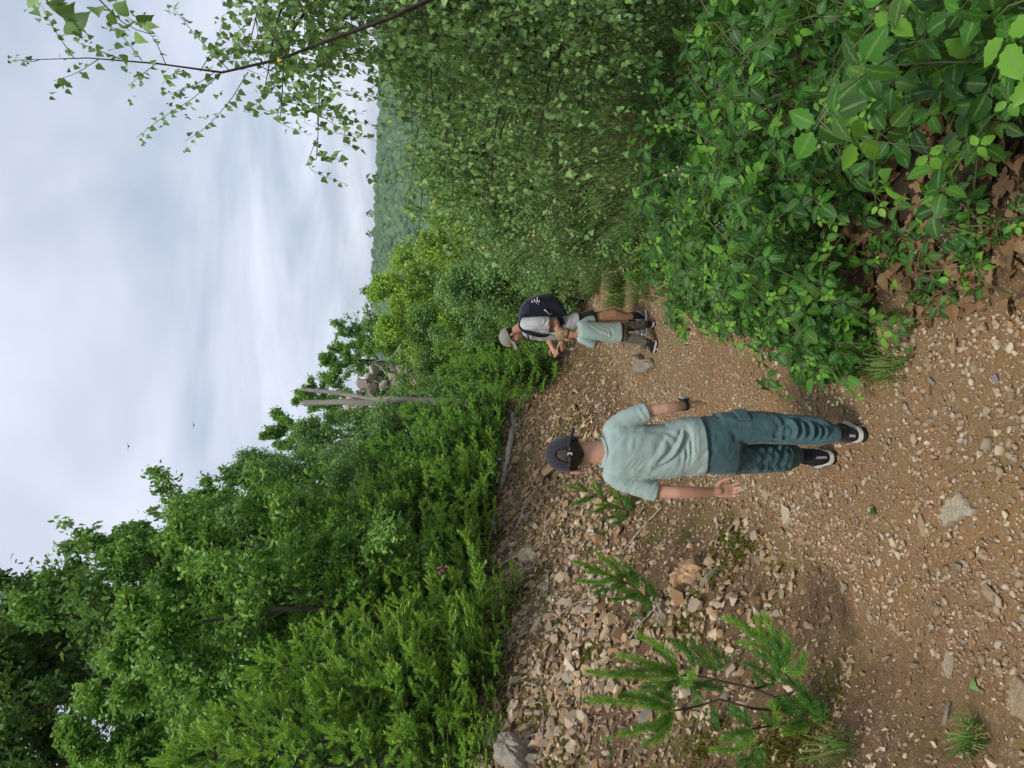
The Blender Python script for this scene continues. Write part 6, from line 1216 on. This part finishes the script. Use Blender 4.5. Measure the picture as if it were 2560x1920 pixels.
# backpack hangs on his back: a thing of its own
bc = Z1(565, 435, .05); bp = thing('backpack', 'dark navy backpack with white print on the man\'s back', 'backpack', bc); g = Geo(); top_, bot = Z1(375, 500, .05), Z1(770, 470, .05); axb = unit(bot - top_)
sec_loft(g, [Z1(x, y, .05) for x, y in ((362, 520), (385, 490), (430, 455), (520, 432), (620, 430), (700, 440), (750, 465), (778, 500))], [.02, .06, .10, .125, .13, .115, .085, .03], [.09, .125, .15, .16, .165, .165, .155, .12], (1, 0, .25), (0, 1, 0), 26, 3)
ell(g, Z1(610, 375, .05), (.075, .13, .15)); v, f = remesh(g, .009, 3); v = v + vnormals(v, f) * ((fbm(v, 14, 3, 41) - .5) * .02)[:, None]; g = Geo(); g.add(v - bc, f); g.build('bag', M['navy'], bp, True)
def strap(name, pts, wv, mat, par, oo, th_=.005, ww=.026):
    sp = spline(np.array(pts), 20); g = Geo(); tg = unit(np.gradient(sp, axis=0)); wv = unit(np.array(wv)); 
    for s_ in (-1, 1): pass
    nn = unit(np.cross(tg, wv)); v = np.concatenate([sp - wv * ww - oo, sp + wv * ww - oo, sp + wv * ww + nn * th_ - oo, sp - wv * ww + nn * th_ - oo]); n = 20; i = np.arange(n - 1); f = np.concatenate([np.stack([i + a * n, i + 1 + a * n, i + 1 + b * n, i + b * n], -1) for a, b in ((0, 1), (1, 2), (2, 3), (3, 0))]); g.add(v, f); return g.build(name, mat, par, True)
strap('shoulder_strap', [Z1(385, 515, -.09), Z1(362, 590, -.10), Z1(390, 640, -.135), Z1(440, 668, -.155), Z1(505, 688, -.165), Z1(560, 700, -.155), Z1(640, 690, -.13)], (.75, .4, -.5), M['navy'], bp, bc)
strap('shoulder_strap', [Z1(375, 520, .17), Z1(352, 590, .17), Z1(385, 660, .19), Z1(450, 745, .17), Z1(560, 755, .16), Z1(640, 700, .22), Z1(690, 560, .25)], (0, 1, .1), M['navy'], bp, bc)
strap('chest_strap', [Z1(440, 690, -.14), Z1(455, 745, -.05), Z1(450, 752, .10)], (0, 0, 1), M['navy'], bp, bc, .004, .010); strap('hip_belt', [Z1(730, 510, -.11), Z1(755, 570, -.155), Z1(770, 640, -.10)], (0, .1, 1), M['navy'], bp, bc)
for i, (x, y, w_, h_) in enumerate([(505, 372, .04, .03), (530, 358, .06, .02), (545, 378, .03, .025), (482, 383, .028, .018), (540, 408, .02, .012), (520, 385, .04, .012)]):
    p = Z1(x, y, -.118); g = Geo(); v, f = STONES[i]; g.add(v * [w_ * 1.2, .03, h_ * 1.8] + p - bc, f); g.build('print_mark', M['white'], bp)
g = Geo(); v, q = tube(spline(np.array([Z1(600, 470, -.12), Z1(595, 455, -.125), Z1(620, 480, -.13), Z1(650, 500, -.125), Z1(660, 495, -.12)]), 14), .004, 5); g.add(v - bc, q); g.build('cord', M['white'], bp, True)

# ---- small boy in front of the man
qb = G(1641, 822); DB = qb[1]; pxb = DB / F
Z3 = lambda zx, zy, d=0: P(1200 + zx / 3.687, 650 + zy / 3.687, DB + d)
org = np.array(qb); pb = person('small blond boy in pale sage t-shirt and khaki trousers standing before the man', org)
hc = Z3(785, 690, .02); A = head_frame((-.55, .75, -.30), (0, .1, 1)); hs = .80
Lh = lambda p: hc + A @ (np.array(p) * hs); g = Geo(); head_vols(g, hc, A, hs); limb(g, [Lh((0, -.02, -.06)), Z3(885, 682), Z3(925, 670)], [.042, .042, .055])
side = unit(np.array([1, .35, 0])); frt = unit(np.array([-.35, 1, 0]))
sec_loft(g, [Z3(905, 665), Z3(935, 660), Z3(1000, 660), Z3(1150, 668), Z3(1290, 670), Z3(1340, 670)], [.05, .085, .085, .085, .09, .06], [.045, .06, .065, .07, .07, .05], side, frt)
sl_, sr_ = Z3(940, 735, -.03), Z3(940, 585, .04); el_, er_ = Z3(1065, 778, -.02), Z3(1040, 545, .06); wl_, wr_ = el_ + [.05, .15, .02], er_ + [-.10, .12, .03]
for s_, e_, w_ in ((sl_, el_, wl_), (sr_, er_, wr_)): limb(g, [s_, e_], [.034, .026]); limb(g, [e_, w_], [.026, .018]); hand(g, w_, w_ - e_, (0, 0, 1), (-1, 0, .2), .6, .5)
fR, fL = G(1641, 809), G(1646, 858); hR, hL = Z3(1320, 620, .0), Z3(1320, 720, 0); kR, kL = Z3(1420, 610, .04), Z3(1400, 722, .0); aR, aL = Z3(1560, 590, fR[1] - DB + .03), Z3(1545, 750, fL[1] - DB + .02)
for h_, k_, a_, f_ in ((hR, kR, aR, fR), (hL, kL, aL, fL)): limb(g, [h_, k_, a_], [.055, .038, .026]); limb(g, [a_, f_ + [0, .05, .05]], [.026, .026])
body_obj(g, pb, org, .005, 4)
for q in (-1, 1):
    g = Geo(); ell(g, Lh((q * .031, .0775, .000)), np.array((.012, .012, .012)) * hs, A); g.v = [x - org for x in g.v]; g.build('eye', M['eye'], pb, True)
g = Geo(); ell(g, Lh((0, -.018, .038)), np.array((.083, .098, .088)) * hs, A); ell(g, Lh((0, -.055, -.015)), np.array((.064, .048, .055)) * hs, A); ell(g, Lh((0, .045, .085)), np.array((.05, .045, .03)) * hs, A)
v, f = remesh(g, .005, 2); v = v + vnormals(v, f) * ((fbm(v * [1, 1, .6], 70, 3, 3) - .5) * .016)[:, None]; g = Geo(); g.add(v - org, f); g.build('hair', M['hair_blond'], pb, True)
g = Geo(); sec_loft(g, [Z3(893, 672), Z3(905, 668), Z3(930, 660), Z3(980, 655), Z3(1060, 660), Z3(1150, 665), Z3(1230, 668), Z3(1288, 667), Z3(1300, 667)], [.045, .06, .09, .104, .104, .104, .11, .114, .114], [.042, .05, .07, .08, .085, .09, .095, .10, .10], side, frt, 28)
limb(g, [Z3(930, 725, -.02), Z3(985, 752, -.03), Z3(1055, 778, -.02)], [.045, .045, .046]); limb(g, [Z3(930, 595, .03), Z3(985, 565, .05), Z3(1060, 548, .06)], [.045, .045, .045])
v, f = remesh(g, .0065, 4); v = fold(v, f, [([Z3(1000, 570, -.06), Z3(1100, 640, -.1), Z3(1220, 700, -.1)], .014, .008), ([Z3(1060, 570, -.06), Z3(1160, 590, -.1), Z3(1260, 600, -.1)], .012, .006), ([Z3(1010, 740, -.06), Z3(1120, 720, -.1), Z3(1240, 740, -.09)], .014, .006), ([Z3(1180, 620, -.1), Z3(1200, 700, -.1), Z3(1190, 760, -.09)], .012, .006)], (0, -1, 0))
v = v + vnormals(v, f) * ((fbm(v, 11, 3, 51) - .5) * .014)[:, None]; v, f = hem_cut(v, f, Z3(1288, 667), (0, 0, -1), .2); v, f = hem_cut(v, f, Z3(1050, 776, -.02), Z3(1055, 778, -.02) - Z3(985, 752, -.03), .05); v, f = hem_cut(v, f, Z3(1052, 549, .06), Z3(1060, 548, .06) - Z3(985, 565, .05), .05); v, f = hem_cut(v, f, Z3(896, 672), (0, 0, 1), .055); cloth_obj('t_shirt', v, f, M['sage2'], pb, org)
g = Geo(); sec_loft(g, [Z3(1265, 668), Z3(1290, 668), Z3(1330, 668), Z3(1360, 668)], [.095, .10, .104, .09], [.08, .085, .085, .07], side, frt, 24)
for S_, f_ in (([(1320, 620, 46), (1400, 612, 46), (1460, 605, 42), (1510, 595, 40), (1545, 590, 34)], fR), ([(1320, 720, 46), (1400, 720, 46), (1450, 730, 45), (1500, 745, 42), (1530, 752, 34)], fL)):
    n = len(S_); sec_loft(g, [Z3(x, y, (f_[1] - DB + .02) * i / (n - 1)) for i, (x, y, _) in enumerate(S_)], [w_ / 3.687 * pxb for _, _, w_ in S_], [w_ / 3.687 * pxb * 1.2 for _, _, w_ in S_], side, frt, 20)
v, f = remesh(g, .0065, 4); v = v + vnormals(v, f) * ((fbm(v * [1, 1, 2.2], 13, 3, 61) - .5) * .022)[:, None]; v, f = hem_cut(v, f, Z3(1540, 590, fR[1] - DB + .02), (0, 0, -1), .06); v, f = hem_cut(v, f, Z3(1526, 752, fL[1] - DB + .02), (0, 0, -1), .06); cloth_obj('trousers', v, f, M['khaki'], pb, org)
for a_, f_, k_ in ((aR, fR, kR), (aL, fL, kL)):
    g = Geo(); limb(g, [a_ + (k_ - a_) * .3, a_, f_ + [0, .04, .06]], [.029, .031, .034]); g.v = [x - org for x in g.v]; g.build('sock', M['sock'], pb, True)
shoe(pb, org, fR + [0, 0, .004], R(5), R(3), .17, None, SM, .05); shoe(pb, org, fL + [.02, 0, .004], R(40), R(3), .17, None, SM, .05)
